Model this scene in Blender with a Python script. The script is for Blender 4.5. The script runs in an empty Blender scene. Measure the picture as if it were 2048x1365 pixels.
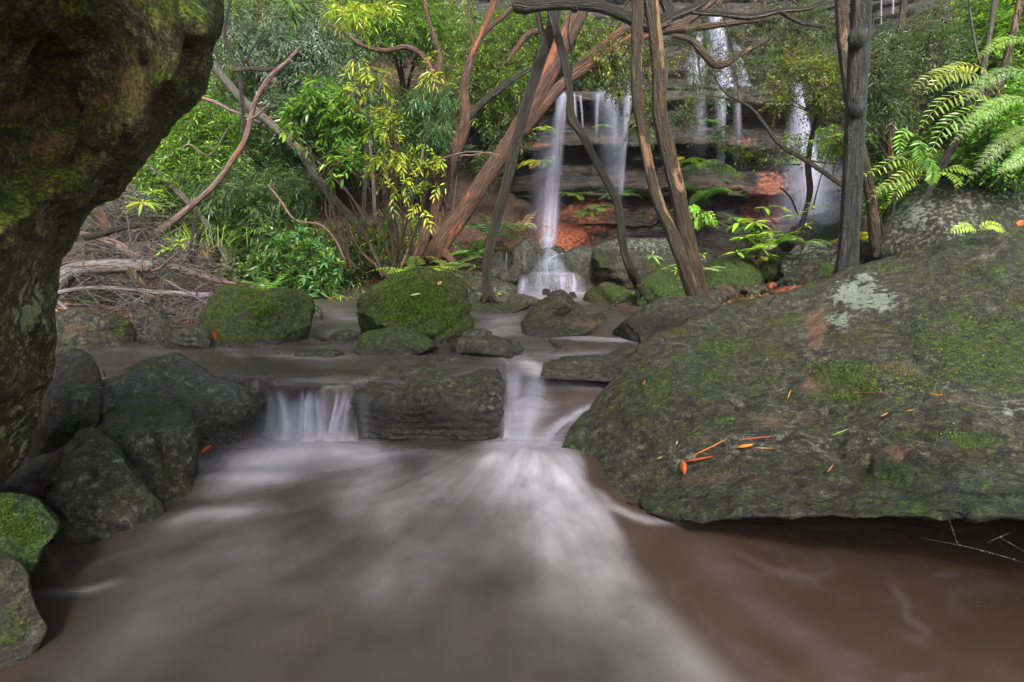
import bpy, math, random
import numpy as np
from mathutils import Vector
PI = math.pi
scn = bpy.context.scene
COL = scn.collection

# ------------------------------------------------------------------ camera
FPX, PITCH, HC = 1024.0, math.radians(10.1), 1.0      # focal in px of a 2048 px frame, pitch, camera height
cam_d = bpy.data.cameras.new('camera'); cam = bpy.data.objects.new('camera', cam_d); COL.objects.link(cam)
cam_d.sensor_width = 36.0; cam_d.lens = 18.0; cam_d.clip_start = 0.05; cam_d.clip_end = 400
cam.location = (0, 0, HC); cam.rotation_euler = (PI/2 - PITCH, 0, 0)
scn.camera = cam
# ------------------------------------------------------------------ light
SUN_EL, SUN_AZ = math.radians(46), math.radians(166)    # azimuth from +Y towards +X
world = bpy.data.worlds.new('World'); scn.world = world; world.use_nodes = True
wn = world.node_tree; bg = wn.nodes['Background']
sky = wn.nodes.new('ShaderNodeTexSky'); sky.sky_type = 'NISHITA'; sky.sun_disc = False
sky.sun_elevation = SUN_EL; sky.sun_rotation = SUN_AZ; sky.air_density = 1.0; sky.dust_density = 4.0; sky.ozone_density = 1.0
hs = wn.nodes.new('ShaderNodeHueSaturation'); hs.inputs['Saturation'].default_value = .45; wn.links.new(sky.outputs[0], hs.inputs['Color']); wn.links.new(hs.outputs[0], bg.inputs[0]); bg.inputs[1].default_value = 0.12
sun_d = bpy.data.lights.new('sun', 'SUN'); sun = bpy.data.objects.new('sun', sun_d); COL.objects.link(sun)
sun_d.energy = 2.3; sun_d.angle = math.radians(8); sun_d.color = (1.0, 0.93, 0.82)
sdir = Vector((math.sin(SUN_AZ)*math.cos(SUN_EL), math.cos(SUN_AZ)*math.cos(SUN_EL), math.sin(SUN_EL)))
sun.rotation_euler = sdir.to_track_quat('Z', 'Y').to_euler(); sun.location = (0, 0, 20)
scn.view_settings.view_transform = 'Standard'; scn.view_settings.look = 'None'
scn.view_settings.exposure = 1.42; scn.view_settings.gamma = 1.0; scn.view_settings.use_curve_mapping = False
scn.render.engine = 'CYCLES'
cy = scn.cycles; cy.use_denoising = True; cy.max_bounces = 8; cy.diffuse_bounces = 3; cy.glossy_bounces = 3
cy.transmission_bounces = 4; cy.transparent_max_bounces = 24; cy.caustics_reflective = False; cy.caustics_refractive = False
try: cy.denoising_input_passes = 'RGB_ALBEDO_NORMAL'; cy.denoising_prefilter = 'ACCURATE'
except Exception: pass

# ------------------------------------------------------------------ picture -> place
SP, CP = math.sin(PITCH), math.cos(PITCH)
def W(px, py, d):
    """world point seen at photo pixel (px,py) whose ground distance (world Y) is d"""
    px = np.asarray(px, float); py = np.asarray(py, float); d = np.asarray(d, float)
    u = (px-1024)/FPX; v = (682.5-py)/FPX; k = v*SP+CP
    return np.stack(np.broadcast_arrays(u/k*d, d, HC+(v*CP-SP)/k*d), -1)
def hit(px, py, z):
    v = (682.5-np.asarray(py, float))/FPX
    return (z-HC)/((v*CP-SP)/(v*SP+CP))
def pix(P):
    x, y, z = P[..., 0], P[..., 1], P[..., 2]-HC
    f = y*CP - z*SP; u = y*SP + z*CP
    f = np.maximum(f, 0.05)
    return 1024+FPX*x/f, 682.5-FPX*u/f

# ------------------------------------------------------------------ noise
_r = np.random.default_rng(7)
_perm = np.concatenate([_r.permutation(256)]*3).astype(np.int64)
_g = _r.normal(size=(256, 3)); _g /= np.linalg.norm(_g, axis=1)[:, None]
def perlin(P):
    I = np.floor(P).astype(np.int64); F = P-I; I &= 255
    w = F*F*F*(F*(F*6-15)+10); out = 0
    for dx in (0, 1):
        for dy in (0, 1):
            for dz in (0, 1):
                h = _perm[_perm[_perm[I[:, 0]+dx]+I[:, 1]+dy]+I[:, 2]+dz]
                g = _g[h]
                dot = g[:, 0]*(F[:, 0]-dx)+g[:, 1]*(F[:, 1]-dy)+g[:, 2]*(F[:, 2]-dz)
                ww = (w[:, 0] if dx else 1-w[:, 0])*(w[:, 1] if dy else 1-w[:, 1])*(w[:, 2] if dz else 1-w[:, 2])
                out = out+ww*dot
    return out*1.5
def fbm(P, scale, octv=4, gain=.5, ridged=False):
    P = np.asarray(P, float)*scale+31.7; a = 1; s = 0; t = 0
    for _ in range(octv):
        n = perlin(P)
        if ridged: n = 1-2*np.abs(n)
        s = s+a*n; t += a; a *= gain; P = P*2.03+11.1
    return s/t
def sstep(a, b, x):
    t = np.clip((x-a)/(b-a), 0, 1); return t*t*(3-2*t)

# ------------------------------------------------------------------ mesh making
def rawmesh(name, V, faces, mats, smooth=True, attrs=None, midx=None):
    """faces: list of int arrays (n,k)"""
    me = bpy.data.meshes.new(name)
    V = np.ascontiguousarray(V, np.float32)
    faces = [np.asarray(f, np.int32) for f in faces if len(f)]
    me.vertices.add(len(V)); me.vertices.foreach_set('co', V.ravel())
    idx = np.concatenate([f.ravel() for f in faces]); tot = np.concatenate([np.full(len(f), f.shape[1], np.int32) for f in faces])
    me.loops.add(len(idx)); me.loops.foreach_set('vertex_index', idx)
    me.polygons.add(len(tot)); st = np.zeros(len(tot), np.int32); st[1:] = np.cumsum(tot)[:-1]
    me.polygons.foreach_set('loop_start', st); me.polygons.foreach_set('loop_total', tot)
    if midx is not None: me.polygons.foreach_set('material_index', np.asarray(midx, np.int32))
    me.update(calc_edges=True)
    me.polygons.foreach_set('use_smooth', np.full(len(tot), smooth, bool))
    for k, a in (attrs or {}).items():
        a = np.asarray(a, np.float32)
        if a.ndim == 1: at = me.attributes.new(k, 'FLOAT', 'POINT'); at.data.foreach_set('value', a)
        elif a.shape[1] == 3: at = me.attributes.new(k, 'FLOAT_VECTOR', 'POINT'); at.data.foreach_set('vector', a.ravel())
    for m in (mats if isinstance(mats, (list, tuple)) else [mats]): me.materials.append(m)
    return me
def tag(o, label=None, cat=None, group=None, kind=None):
    if label: o['label'] = label
    if cat: o['category'] = cat
    if group: o['group'] = group
    if kind: o['kind'] = kind
    return o
def mk(name, V, faces, mats, parent=None, loc=None, **kw):
    """links one mesh object; V in world coordinates, origin at loc (or the parent's)"""
    V = np.asarray(V, float)
    base = np.zeros(3)
    if parent is not None: base = np.array(parent['_o']) if '_o' in parent else np.array(parent.location)
    elif loc is not None: base = np.asarray(loc, float)
    else: base = np.array([(V[:, 0].min()+V[:, 0].max())/2, (V[:, 1].min()+V[:, 1].max())/2, V[:, 2].min()])
    me = rawmesh(name, V-base, faces, mats, **kw)
    o = bpy.data.objects.new(name, me); COL.objects.link(o)
    if parent is not None: o.parent = parent
    else: o.location = base
    return o
def empty(name, loc):
    o = bpy.data.objects.new(name, None); COL.objects.link(o); o.location = tuple(float(v) for v in loc); o.empty_display_size = .1
    return o

# ------------------------------------------------------------------ materials
def newmat(name):
    m = bpy.data.materials.new(name); m.use_nodes = True; nt = m.node_tree; nt.nodes.clear()
    return m, nt
class N:
    def __init__(s, nt): s.nt = nt
    def n(s, t, **kw):
        nd = s.nt.nodes.new(t)
        for k, v in kw.items(): setattr(nd, k, v)
        return nd
    def link(s, a, b): s.nt.links.new(a, b)
    def put(s, sock, v):
        if isinstance(v, bpy.types.NodeSocket): s.link(v, sock)
        elif v is not None: sock.default_value = v
    def math(s, op, a, b=0.0, c=None, clamp=False):
        nd = s.n('ShaderNodeMath', operation=op, use_clamp=clamp); s.put(nd.inputs[0], a); s.put(nd.inputs[1], b)
        if c is not None: s.put(nd.inputs[2], c)
        return nd.outputs[0]
    def noise(s, vec, scale, detail=4, rough=.55, dist=0.0):
        nd = s.n('ShaderNodeTexNoise'); s.put(nd.inputs['Vector'], vec); nd.inputs['Scale'].default_value = scale
        nd.inputs['Detail'].default_value = detail; nd.inputs['Roughness'].default_value = rough; nd.inputs['Distortion'].default_value = dist
        return nd.outputs['Fac']
    def ramp(s, fac, stops, interp='LINEAR'):
        nd = s.n('ShaderNodeValToRGB'); cr = nd.color_ramp; cr.interpolation = interp
        while len(cr.elements) < len(stops): cr.elements.new(.5)
        for e, (p, c) in zip(cr.elements, stops):
            e.position = p; e.color = (c, c, c, 1) if isinstance(c, (int, float)) else (*c, 1)
        s.put(nd.inputs[0], fac); return nd.outputs[0]
    def mix(s, fac, a, b):
        nd = s.n('ShaderNodeMix', data_type='RGBA'); s.put(nd.inputs[0], fac)
        s.put(nd.inputs[6], a if isinstance(a, bpy.types.NodeSocket) else (*a, 1)); s.put(nd.inputs[7], b if isinstance(b, bpy.types.NodeSocket) else (*b, 1))
        return nd.outputs[2]
    def mixf(s, fac, a, b):
        nd = s.n('ShaderNodeMix', data_type='FLOAT'); s.put(nd.inputs[0], fac); s.put(nd.inputs[2], a); s.put(nd.inputs[3], b); return nd.outputs[0]
    def attr(s, name): return s.n('ShaderNodeAttribute', attribute_name=name)
    def vmul(s, vec, v):
        nd = s.n('ShaderNodeVectorMath', operation='MULTIPLY'); s.put(nd.inputs[0], vec); nd.inputs[1].default_value = v; return nd.outputs[0]
    def bump(s, h, strength, dist, normal=None):
        nd = s.n('ShaderNodeBump'); nd.inputs['Strength'].default_value = strength; nd.inputs['Distance'].default_value = dist
        s.put(nd.inputs['Height'], h)
        if normal is not None: s.put(nd.inputs['Normal'], normal)
        return nd.outputs[0]
    def pbsdf(s, **kw):
        nd = s.n('ShaderNodeBsdfPrincipled')
        for k, v in kw.items():
            k = k.replace('_', ' '); s.put(nd.inputs[k], (*v, 1) if isinstance(v, tuple) and len(v) == 3 else v)
        return nd.outputs[0]
    def out(s, sh): o = s.n('ShaderNodeOutputMaterial'); s.link(sh, o.inputs['Surface']); return o

def mat_rock(name='rock', gain=None):
    m, nt = newmat(name); g = N(nt)
    geo = g.n('ShaderNodeNewGeometry'); P = geo.outputs['Position']
    m1 = g.n('ShaderNodeSeparateXYZ'); g.link(g.attr('mask').outputs['Vector'], m1.inputs[0])
    m2 = g.n('ShaderNodeSeparateXYZ'); g.link(g.attr('wet_shade_lime').outputs['Vector'], m2.inputs[0])
    moss, warm, pale = m1.outputs; wet, dark, lime = m2.outputs
    nz = g.n('ShaderNodeSeparateXYZ'); g.link(geo.outputs['Normal'], nz.inputs[0])
    n0 = g.noise(P, 2.3, 4, .6); n1 = g.noise(P, 7, 6, .62, .4); n2 = g.noise(P, 26, 8, .68); n3 = g.noise(P, 120, 5, .7)
    Ps = g.vmul(P, (1, 1, 3.5)); n4 = g.noise(Ps, 12, 6, .65, .8)
    v = g.math('MULTIPLY_ADD', n2, .55, g.math('MULTIPLY', n3, .45))
    base = g.ramp(v, [(.42, (.009, .010, .005)), (.48, (.040, .042, .023)), (.54, (.110, .112, .066)), (.61, (.36, .355, .25))])
    base = g.mix(g.ramp(n4, [(.45, 0.0), (.62, .55)]), base, (.030, .026, .020))
    base = g.mix(g.ramp(n1, [(.5, 0.0), (.66, .55)]), base, g.ramp(n3, [(.35, (.035, .026, .014)), (.65, (.13, .10, .055))]))
    wc = g.ramp(g.math('MULTIPLY_ADD', n3, .5, g.math('MULTIPLY', n1, .5)), [(.38, (.06, .030, .014)), (.5, (.15, .085, .045)), (.64, (.34, .22, .15))])
    wc = g.mix(g.ramp(warm, [(.82, 0.0), (.95, 1.0)]), wc, g.ramp(n2, [(.38, (.10, .020, .009)), (.5, (.36, .080, .030)), (.64, (.60, .24, .12))]))
    wf = g.math('ADD', warm, g.math('MULTIPLY', g.math('SUBTRACT', n1, .5), 1.5))
    wf = g.math('MULTIPLY', g.ramp(wf, [(.35, 0.0), (.62, 1.0)]), g.math('MULTIPLY', warm, 2.5, clamp=True))
    base = g.mix(wf, base, wc)
    pf = g.math('ADD', pale, g.math('MULTIPLY', g.math('SUBTRACT', n2, .5), 2.4))
    pf = g.math('MULTIPLY', g.ramp(pf, [(.42, 0.0), (.60, .95)]), g.math('MULTIPLY', pale, 3.0, clamp=True))
    base = g.mix(pf, base, g.ramp(n3, [(.3, (.17, .22, .16)), (.7, (.42, .48, .38))]))
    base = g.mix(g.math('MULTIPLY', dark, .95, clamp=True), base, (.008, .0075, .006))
    mn = g.math('MULTIPLY_ADD', n3, .5, g.math('MULTIPLY', g.noise(P, 38, 5, .75), .5))
    mc = g.ramp(mn, [(.40, (.010, .016, .004)), (.48, (.038, .055, .008)), (.55, (.115, .145, .016)), (.62, (.26, .29, .04))])
    mc2 = g.ramp(mn, [(.40, (.010, .020, .007)), (.48, (.030, .066, .012)), (.55, (.095, .19, .025)), (.62, (.24, .40, .07))])
    mcc = g.mix(g.ramp(g.math('ADD', n0, g.math('MULTIPLY', lime, .6)), [(.45, 0.0), (.7, 1.0)]), mc, mc2)
    mf = g.math('ADD', moss, g.math('MULTIPLY', g.math('SUBTRACT', n1, .5), 1.3))
    mf = g.math('ADD', mf, g.math('MULTIPLY', g.math('SUBTRACT', n2, .5), 1.3))
    mf = g.math('ADD', mf, g.math('MULTIPLY', nz.outputs[2], .18))
    mf = g.math('SUBTRACT', mf, g.math('MULTIPLY_ADD', pale, .9, g.math('MULTIPLY', warm, .5)))
    mf = g.math('MULTIPLY', g.ramp(mf, [(.42, 0.0), (.66, .96)]), g.math('MULTIPLY', moss, 3.0, clamp=True))
    colr = g.mix(mf, base, mcc)
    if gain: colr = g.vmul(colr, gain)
    rough = g.mixf(wet, .70, .24); rough = g.mixf(mf, rough, g.mixf(wet, .85, .45))
    rough = g.math('ADD', rough, g.math('MULTIPLY', g.math('SUBTRACT', n2, .5), .35), clamp=True)
    nb = g.noise(P, 260, 3, .6)
    h = g.math('ADD', g.math('MULTIPLY', n2, 1.6), g.math('ADD', g.math('MULTIPLY', n3, .8), g.math('MULTIPLY', n4, .9)))
    b1 = g.bump(h, 1.0, .07)
    b2 = g.bump(nb, .6, .008, b1)
    b3 = g.bump(g.math('MULTIPLY', mn, mf), 1.0, .04, b2)
    soft = g.bump(g.math('ADD', n1, g.math('MULTIPLY', n2, .5)), .8, .05)
    g.out(g.pbsdf(Base_Color=colr, Roughness=rough, Normal=b3, Specular_IOR_Level=g.mixf(wet, .35, .5), Coat_Weight=g.math('MULTIPLY', wet, g.math('SUBTRACT', .75, g.math('MULTIPLY', mf, .6)), clamp=True), Coat_Roughness=.10, Coat_Normal=g.bump(n3, .5, .012, soft)))
    return m
def mat_soil(name='soil'):
    m, nt = newmat(name); g = N(nt); P = g.n('ShaderNodeNewGeometry').outputs['Position']
    n1 = g.noise(P, 5, 6, .6); n2 = g.noise(P, 45, 6, .7)
    c = g.ramp(n2, [(.35, (.018, .012, .008)), (.5, (.06, .034, .022)), (.62, (.12, .065, .04)), (.75, (.19, .12, .08))])
    c = g.mix(g.ramp(n1, [(.5, 0.0), (.7, .6)]), c, (.02, .03, .010))
    g.out(g.pbsdf(Base_Color=c, Roughness=.85, Normal=g.bump(g.math('ADD', n2, n1), .9, .05))); return m
def mat_leaf():
    m, nt = newmat('leaf'); g = N(nt); a = g.attr('leafcol').outputs['Vector']
    P = g.n('ShaderNodeNewGeometry').outputs['Position']
    n = g.noise(P, 60, 3, .6)
    a = g.vmul(a, (1.22, 1.18, 1.1)); c = g.mix(g.ramp(n, [(.35, .35), (.65, 0.0)]), a, g.vmul(a, (.6, .55, .5)))
    b = g.pbsdf(Base_Color=c, Roughness=.33, Specular_IOR_Level=.5)
    t = g.n('ShaderNodeBsdfTranslucent'); g.link(g.vmul(c, (1.25, 1.35, .7)), t.inputs[0])
    mx = g.n('ShaderNodeMixShader'); mx.inputs[0].default_value = .38; g.link(b, mx.inputs[1]); g.link(t.outputs[0], mx.inputs[2])
    g.out(mx.outputs[0]); return m
def mat_bark(name, c0, c1, c2, patch, pf=(.55, .62), ps=3.0, rough=.7, moss=0.0):
    m, nt = newmat(name); g = N(nt); T = g.attr('tc').outputs['Vector']
    n1 = g.noise(g.vmul(T, (1, 1, .12)), 55, 6, .65, .3); n2 = g.noise(g.vmul(T, (1, 1, .25)), ps*3, 5, .6, .5); n3 = g.noise(T, 60, 5, .65)
    c = g.ramp(n1, [(.33, c0), (.5, c1), (.68, c2)])
    pfac = g.ramp(n2, [(pf[0], 0.0), (pf[1], 1.0)])
    pc = g.mix(n3, patch, tuple(min(1, x*1.7) for x in patch))
    c = g.mix(pfac, c, pc)
    if moss: c = g.mix(g.ramp(g.noise(T, 9, 5, .7), [(.62-moss, 0.0), (.75-moss, .8)]), c, (.045, .065, .015))
    h = g.math('ADD', g.math('MULTIPLY', n1, 1.2), g.math('ADD', g.math('MULTIPLY', n3, .3), g.math('MULTIPLY', pfac, -.4)))
    g.out(g.pbsdf(Base_Color=c, Roughness=rough, Normal=g.bump(h, 1.0, .05))); return m
def mat_water():
    m, nt = newmat('stream_water'); g = N(nt); P = g.n('ShaderNodeNewGeometry').outputs['Position']
    f = g.attr('foam').outputs['Fac']; wv = g.attr('flow').outputs['Vector']; br = g.attr('brown').outputs['Fac']
    s1 = g.noise(wv, 1.0, 4, .55, .3); s2 = g.noise(P, 3.0, 3, .5); s3 = g.noise(g.vmul(wv, (1, 3, 1)), 1.0, 3, .6)
    ff = g.math('MULTIPLY', f, g.math('MULTIPLY_ADD', g.math('ADD', s1, s3), 1.7, -.65), clamp=True)
    deep = g.mix(g.ramp(s2, [(.35, 0.0), (.65, 1.0)]), (.018, .014, .011), (.038, .027, .021))
    deep = g.mix(br, deep, (.046, .028, .018))
    c = g.mix(ff, deep, (.46, .435, .475))
    b = g.bump(g.math('ADD', s1, g.math('MULTIPLY', s2, .8)), .12, .05)
    g.out(g.pbsdf(Base_Color=c, Roughness=g.mixf(ff, .22, .5), Normal=b, IOR=1.33, Specular_IOR_Level=.5)); return m
def mat_fall():
    m, nt = newmat('falling_water'); g = N(nt); a = g.attr('veil').outputs['Fac']; st = g.attr('flow').outputs['Vector']
    n = g.noise(st, 1.0, 4, .6); n2 = g.noise(g.vmul(st, (3.1, 1, 1)), 1.0, 3, .6)
    al = g.math('MULTIPLY', a, g.ramp(g.math('MULTIPLY_ADD', n, .6, g.math('MULTIPLY', n2, .4)), [(.3, .25), (.68, 1.0)]), clamp=True)
    d = g.pbsdf(Base_Color=(.56, .58, .76), Roughness=.35)
    t = g.n('ShaderNodeBsdfTranslucent'); t.inputs[0].default_value = (.80, .78, .90, 1)
    mx = g.n('ShaderNodeMixShader'); mx.inputs[0].default_value = .45; g.link(d, mx.inputs[1]); g.link(t.outputs[0], mx.inputs[2])
    tr = g.n('ShaderNodeBsdfTransparent'); m2 = g.n('ShaderNodeMixShader'); g.link(al, m2.inputs[0]); g.link(tr.outputs[0], m2.inputs[1]); g.link(mx.outputs[0], m2.inputs[2])
    g.out(m2.outputs[0]); return m
def mat_cliff():
    m, nt = newmat('cliff_rock'); g = N(nt); geo = g.n('ShaderNodeNewGeometry'); P = geo.outputs['Position']
    warm = g.attr('warm').outputs['Fac']; grn = g.attr('green').outputs['Fac']
    Ps = g.vmul(P, (.35, 1, 3)); n1 = g.noise(Ps, 2.2, 6, .62, .5); n2 = g.noise(P, 14, 7, .68); n3 = g.noise(g.vmul(P, (1, 1, .12)), 7, 5, .6)
    n4 = g.noise(g.vmul(P, (.5, .5, 2.5)), 9, 6, .7)
    c = g.ramp(n4, [(.38, (.008, .0075, .008)), (.5, (.028, .025, .025)), (.6, (.070, .062, .060)), (.72, (.15, .13, .13))])
    c = g.mix(g.ramp(n1, [(.5, 0.0), (.65, .55)]), c, (.105, .070, .045))
    c = g.mix(g.ramp(n3, [(.48, 0.0), (.6, .6)]), c, (.014, .013, .014))
    c = g.mix(g.math('MULTIPLY', grn, g.ramp(n2, [(.4, 0.0), (.6, 1.0)])), c, (.035, .055, .014))
    wf = g.math('ADD', warm, g.math('MULTIPLY', g.math('SUBTRACT', n2, .5), 1.2))
    wf = g.math('MULTIPLY', g.ramp(wf, [(.35, 0.0), (.6, 1.0)]), g.math('MULTIPLY', warm, 3.0, clamp=True))
    c = g.mix(wf, c, g.ramp(n2, [(.36, (.07, .022, .014)), (.5, (.20, .060, .034)), (.64, (.42, .16, .09))]))
    h = g.math('ADD', g.math('MULTIPLY', n4, 1.2), n2)
    g.out(g.pbsdf(Base_Color=c, Roughness=g.ramp(n2, [(.3, .28), (.7, .6)]), Normal=g.bump(h, 1.0, .06))); return m
def mat_plain(name, c, rough=.6, c2=None, scale=40):
    m, nt = newmat(name); g = N(nt); P = g.n('ShaderNodeNewGeometry').outputs['Position']
    n = g.noise(P, scale, 5, .65)
    g.out(g.pbsdf(Base_Color=g.mix(n, c, c2 or tuple(x*.45 for x in c)), Roughness=rough, Normal=g.bump(n, .5, .004))); return m
M_BRIGHTENED = mat_rock('brightened_rock', (2.3, 2.25, 1.4))  # rock colour brightened to offset the shade on the leaning boulder
M_ROCK, M_SOIL, M_LEAF, M_WATER, M_FALL, M_CLIFF = mat_rock(), mat_soil(), mat_leaf(), mat_water(), mat_fall(), mat_cliff()
B_DARK = mat_bark('dark_wet_bark', (.008, .006, .004), (.022, .016, .010), (.060, .045, .030), (.09, .060, .030), (.68, .74), rough=.42, moss=.03)
B_RED = mat_bark('red_fibrous_bark', (.018, .010, .006), (.095, .045, .026), (.20, .115, .075), (.38, .12, .045), (.56, .70), 2.0, .6)
B_GREY = mat_bark('grey_bark', (.035, .030, .024), (.10, .088, .070), (.19, .17, .14), (.20, .14, .09), (.66, .74), 2.5, .6)
B_TAN = mat_bark('tan_peeling_bark', (.022, .013, .006), (.055, .036, .016), (.11, .075, .035), (.24, .145, .08), (.58, .63), 2.2, .5, moss=.02)
B_BLUE = mat_bark('blue_grey_bark', (.006, .007, .006), (.022, .024, .021), (.070, .074, .066), (.16, .13, .10), (.70, .76), 2.5, .45, moss=.06)
B_PINK = mat_bark('pink_grey_bark', (.08, .05, .045), (.20, .125, .11), (.34, .25, .22), (.34, .15, .10), (.55, .7), 2.0, .5)
B_LOG = mat_bark('weathered_log', (.06, .055, .06), (.19, .17, .17), (.36, .34, .35), (.34, .19, .11), (.58, .62), 2.6, .45)
# ------------------------------------------------------------------ builders
def catmull(P, n, closed=False):
    """n samples evenly spread along a Catmull-Rom curve through P (k,dim)"""
    P = np.asarray(P, float); k = len(P)
    if closed: Q = np.vstack([P[-1], P, P[0], P[1]]); seg = k
    else: Q = np.vstack([2*P[0]-P[1], P, 2*P[-1]-P[-2]]); seg = k-1
    m = 12; T = np.linspace(0, 1, m, endpoint=False); out = []
    for i in range(seg):
        a, b, c, d = Q[i], Q[i+1], Q[i+2], Q[i+3]; t = T[:, None]
        out.append(.5*((2*b)+(-a+c)*t+(2*a-5*b+4*c-d)*t*t+(-a+3*b-3*c+d)*t**3))
    out = np.vstack(out+[Q[1:2] if closed else P[-1:]])
    L = np.r_[0, np.cumsum(np.linalg.norm(np.diff(out[:, :3], axis=0), axis=1))]
    s = np.linspace(0, L[-1], n+1)[:-1] if closed else np.linspace(0, L[-1], n)
    return np.stack([np.interp(s, L, out[:, j]) for j in range(out.shape[1])], 1)
def vnormals(V, F):
    nv = np.zeros_like(V)
    for f in F:
        a, b, c = V[f[:, 0]], V[f[:, 1]], V[f[:, -1]]; fn = np.cross(b-a, c-a)
        if f.shape[1] == 4: fn = fn+np.cross(V[f[:, 2]]-b, V[f[:, 3]]-b)
        for j in range(f.shape[1]): np.add.at(nv, f[:, j], fn)
    return nv/np.maximum(np.linalg.norm(nv, axis=1), 1e-9)[:, None]
class Field:
    """smooth depth field through pixel points (linear radial basis + plane)"""
    def __init__(s, pts):
        p = np.asarray(pts, float); s.c = p[:, :2]/500; k = len(p)
        K = np.linalg.norm(s.c[:, None]-s.c[None], axis=2); Q = np.c_[np.ones(k), s.c]
        A = np.zeros((k+3, k+3)); A[:k, :k] = K; A[:k, k:] = Q; A[k:, :k] = Q.T
        s.w = np.linalg.lstsq(A, np.r_[p[:, 2], 0, 0, 0], rcond=None)[0]
    def __call__(s, x, y):
        q = np.stack([x, y], -1)/500; sh = q.shape[:-1]; q = q.reshape(-1, 2)
        K = np.linalg.norm(q[:, None]-s.c[None], axis=2)
        return (K@s.w[:-3]+s.w[-3]+q@s.w[-2:]).reshape(sh)
def blobs(px, py, bl):
    """soft spots of a mask given as (x,y,rx,ry,value)"""
    o = np.zeros_like(px)
    for (x, y, rx, ry, v) in bl:
        o = np.maximum(o, v*np.exp(-(((px-x)/rx)**2+((py-y)/ry)**2)))
    return o
ROCKS = {}
def rock(name, outline, label, z=0.3, cat='rock', D=None, bulge=None, back=None, tilt=None, n=2.4, disp=.05, dscale=None, res=(16, 64),
         moss=.3, warm=0., pale=0., wet=.3, dark=0., lime=0., hints=None, ext=.25, center=None, strata=0., seed=0, sfreq=14., mossb=(), warmb=(), paleb=(), darkb=(), wetb=(),
         mossn=0., fine=1.0, group=None, obj_name=None, facets=9, grooves=(), mat=None):
    O = np.array(outline, float); yb, yt = O[:, 1].max(), O[:, 1].min(); H = yb-yt; wpx = O[:, 0].max()-O[:, 0].min()
    C = np.array(center, float) if center is not None else np.array([(O[:, 0].max()+O[:, 0].min())/2, (yb+yt)/2+.05*H])
    dz = hit(C[0], yb, z) if z is not None else None
    d0 = D if D is not None else dz
    w = wpx*d0/FPX; B = bulge if bulge is not None else .30*w; K = back if back is not None else .45*w; T = tilt if tilt is not None else .22*w
    if hints is None:
        if D is None: d0 = d0-.29*B
        tt = (yb-O[:, 1])/H; O[:, 1] += np.where(tt < .35, ext*H*(1-tt/.35), 0)
    R, S = res
    out = catmull(O, S, closed=True)
    rr = np.sin(np.linspace(0, PI/2, R+1))[1:]
    X = C[0]+rr[:, None]*(out[None, :, 0]-C[0]); Y = C[1]+rr[:, None]*(out[None, :, 1]-C[1])
    px = np.r_[C[0], X.ravel()]; py = np.r_[C[1], Y.ravel()]; r = np.r_[0., np.repeat(rr, S)]
    prof = 1-(1-np.clip(r, 0, 1)**n)**(1/n)
    if hints is not None:
        F = Field(hints); base = F(px, py); dfr = base+B*prof; rim = base+B
    else:
        tt = np.clip((yb-py)/H, -.3, 1); base = d0+T*tt; dfr = base+B*prof; rim = base+B
    dbk = rim+K*(1-prof)
    Vf = W(px, py, dfr); Vb = W(px, py, dbk)
    nf = 1+R*S
    V = np.vstack([Vf, Vb[1:1+(R-1)*S], Vb[:1]])
    F3, F4 = [], []
    j = np.arange(S); jn = (j+1) % S
    F3.append(np.stack([np.zeros(S, int), 1+jn, 1+j], 1))
    for i in range(R-1):
        a = 1+i*S; b = a+S; F4.append(np.stack([a+j, a+jn, b+jn, b+j], 1))
    last = 1+(R-1)*S; bk = nf
    F4.append(np.stack([last+j, last+jn, bk+(R-2)*S+jn, bk+(R-2)*S+j], 1))
    for i in range(R-2, 0, -1):
        a = bk+i*S; b = bk+(i-1)*S; F4.append(np.stack([a+j, a+jn, b+jn, b+j], 1))
    cb = len(V)-1; F3.append(np.stack([bk+j, bk+jn, np.full(S, cb)], 1))
    F3 = [np.vstack(F3)[:, ::-1]]; F4 = [np.vstack(F4)[:, ::-1]]
    if facets:
        fr = np.random.default_rng(int(seed*31+7)); c0 = V.mean(0); U = V-c0
        for _ in range(facets):
            nn = fr.normal(size=3)*[1, 1, .8]; nn[1] = -abs(nn[1])*.8; nn[2] += .25; nn /= np.linalg.norm(nn)
            pr_ = U@nn; hh = np.quantile(pr_, .995)*fr.uniform(.72, .90); t_ = np.clip(pr_-hh, 0, None); U = U-nn*(t_*.88)[:, None]
        V = c0+U
    Nn = vnormals(V, F4+F3)
    if np.mean(np.sum(Nn*(V-V.mean(0)), 1)) < 0: Nn = -Nn; F3 = [F3[0][:, ::-1]]; F4 = [F4[0][:, ::-1]]
    size = w; ds = dscale or 2.2/size; off = seed*13.7+abs(hash(label)) % 7*0 + len(label)*1.3
    Q = V+off
    dd = disp*size*(fbm(Q, ds, 3)*.9+.45*fbm(Q, ds*2.7, 4, .55, True))
    dd = dd+fine*.006*fbm(Q, 14, 4, .6)*min(1, size*2)+fine*.0035*fbm(Q, 42, 3, .6)
    rg = fbm(Q, 4.2, 4, .6, True); dd = dd+fine*.010*min(1, size*1.5)*(rg-.3)-fine*.012*min(1, size*2)*sstep(.72, .86, fbm(Q+50, 2.1, 2, .5, True))
    if strata:
        zz = V[:, 2]*sfreq+fbm(Q, 1.5/size, 3)*1.6
        dd = dd+strata*(np.abs(((zz) % 1)-.5)*2)**.6*.6-strata*.35*(fbm(Q, 5/size, 2) > .15)*np.abs(np.sin(zz*2.1))
    gx_, gy_ = pix(V); wobl = 9*fbm(V, 6, 3)
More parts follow.
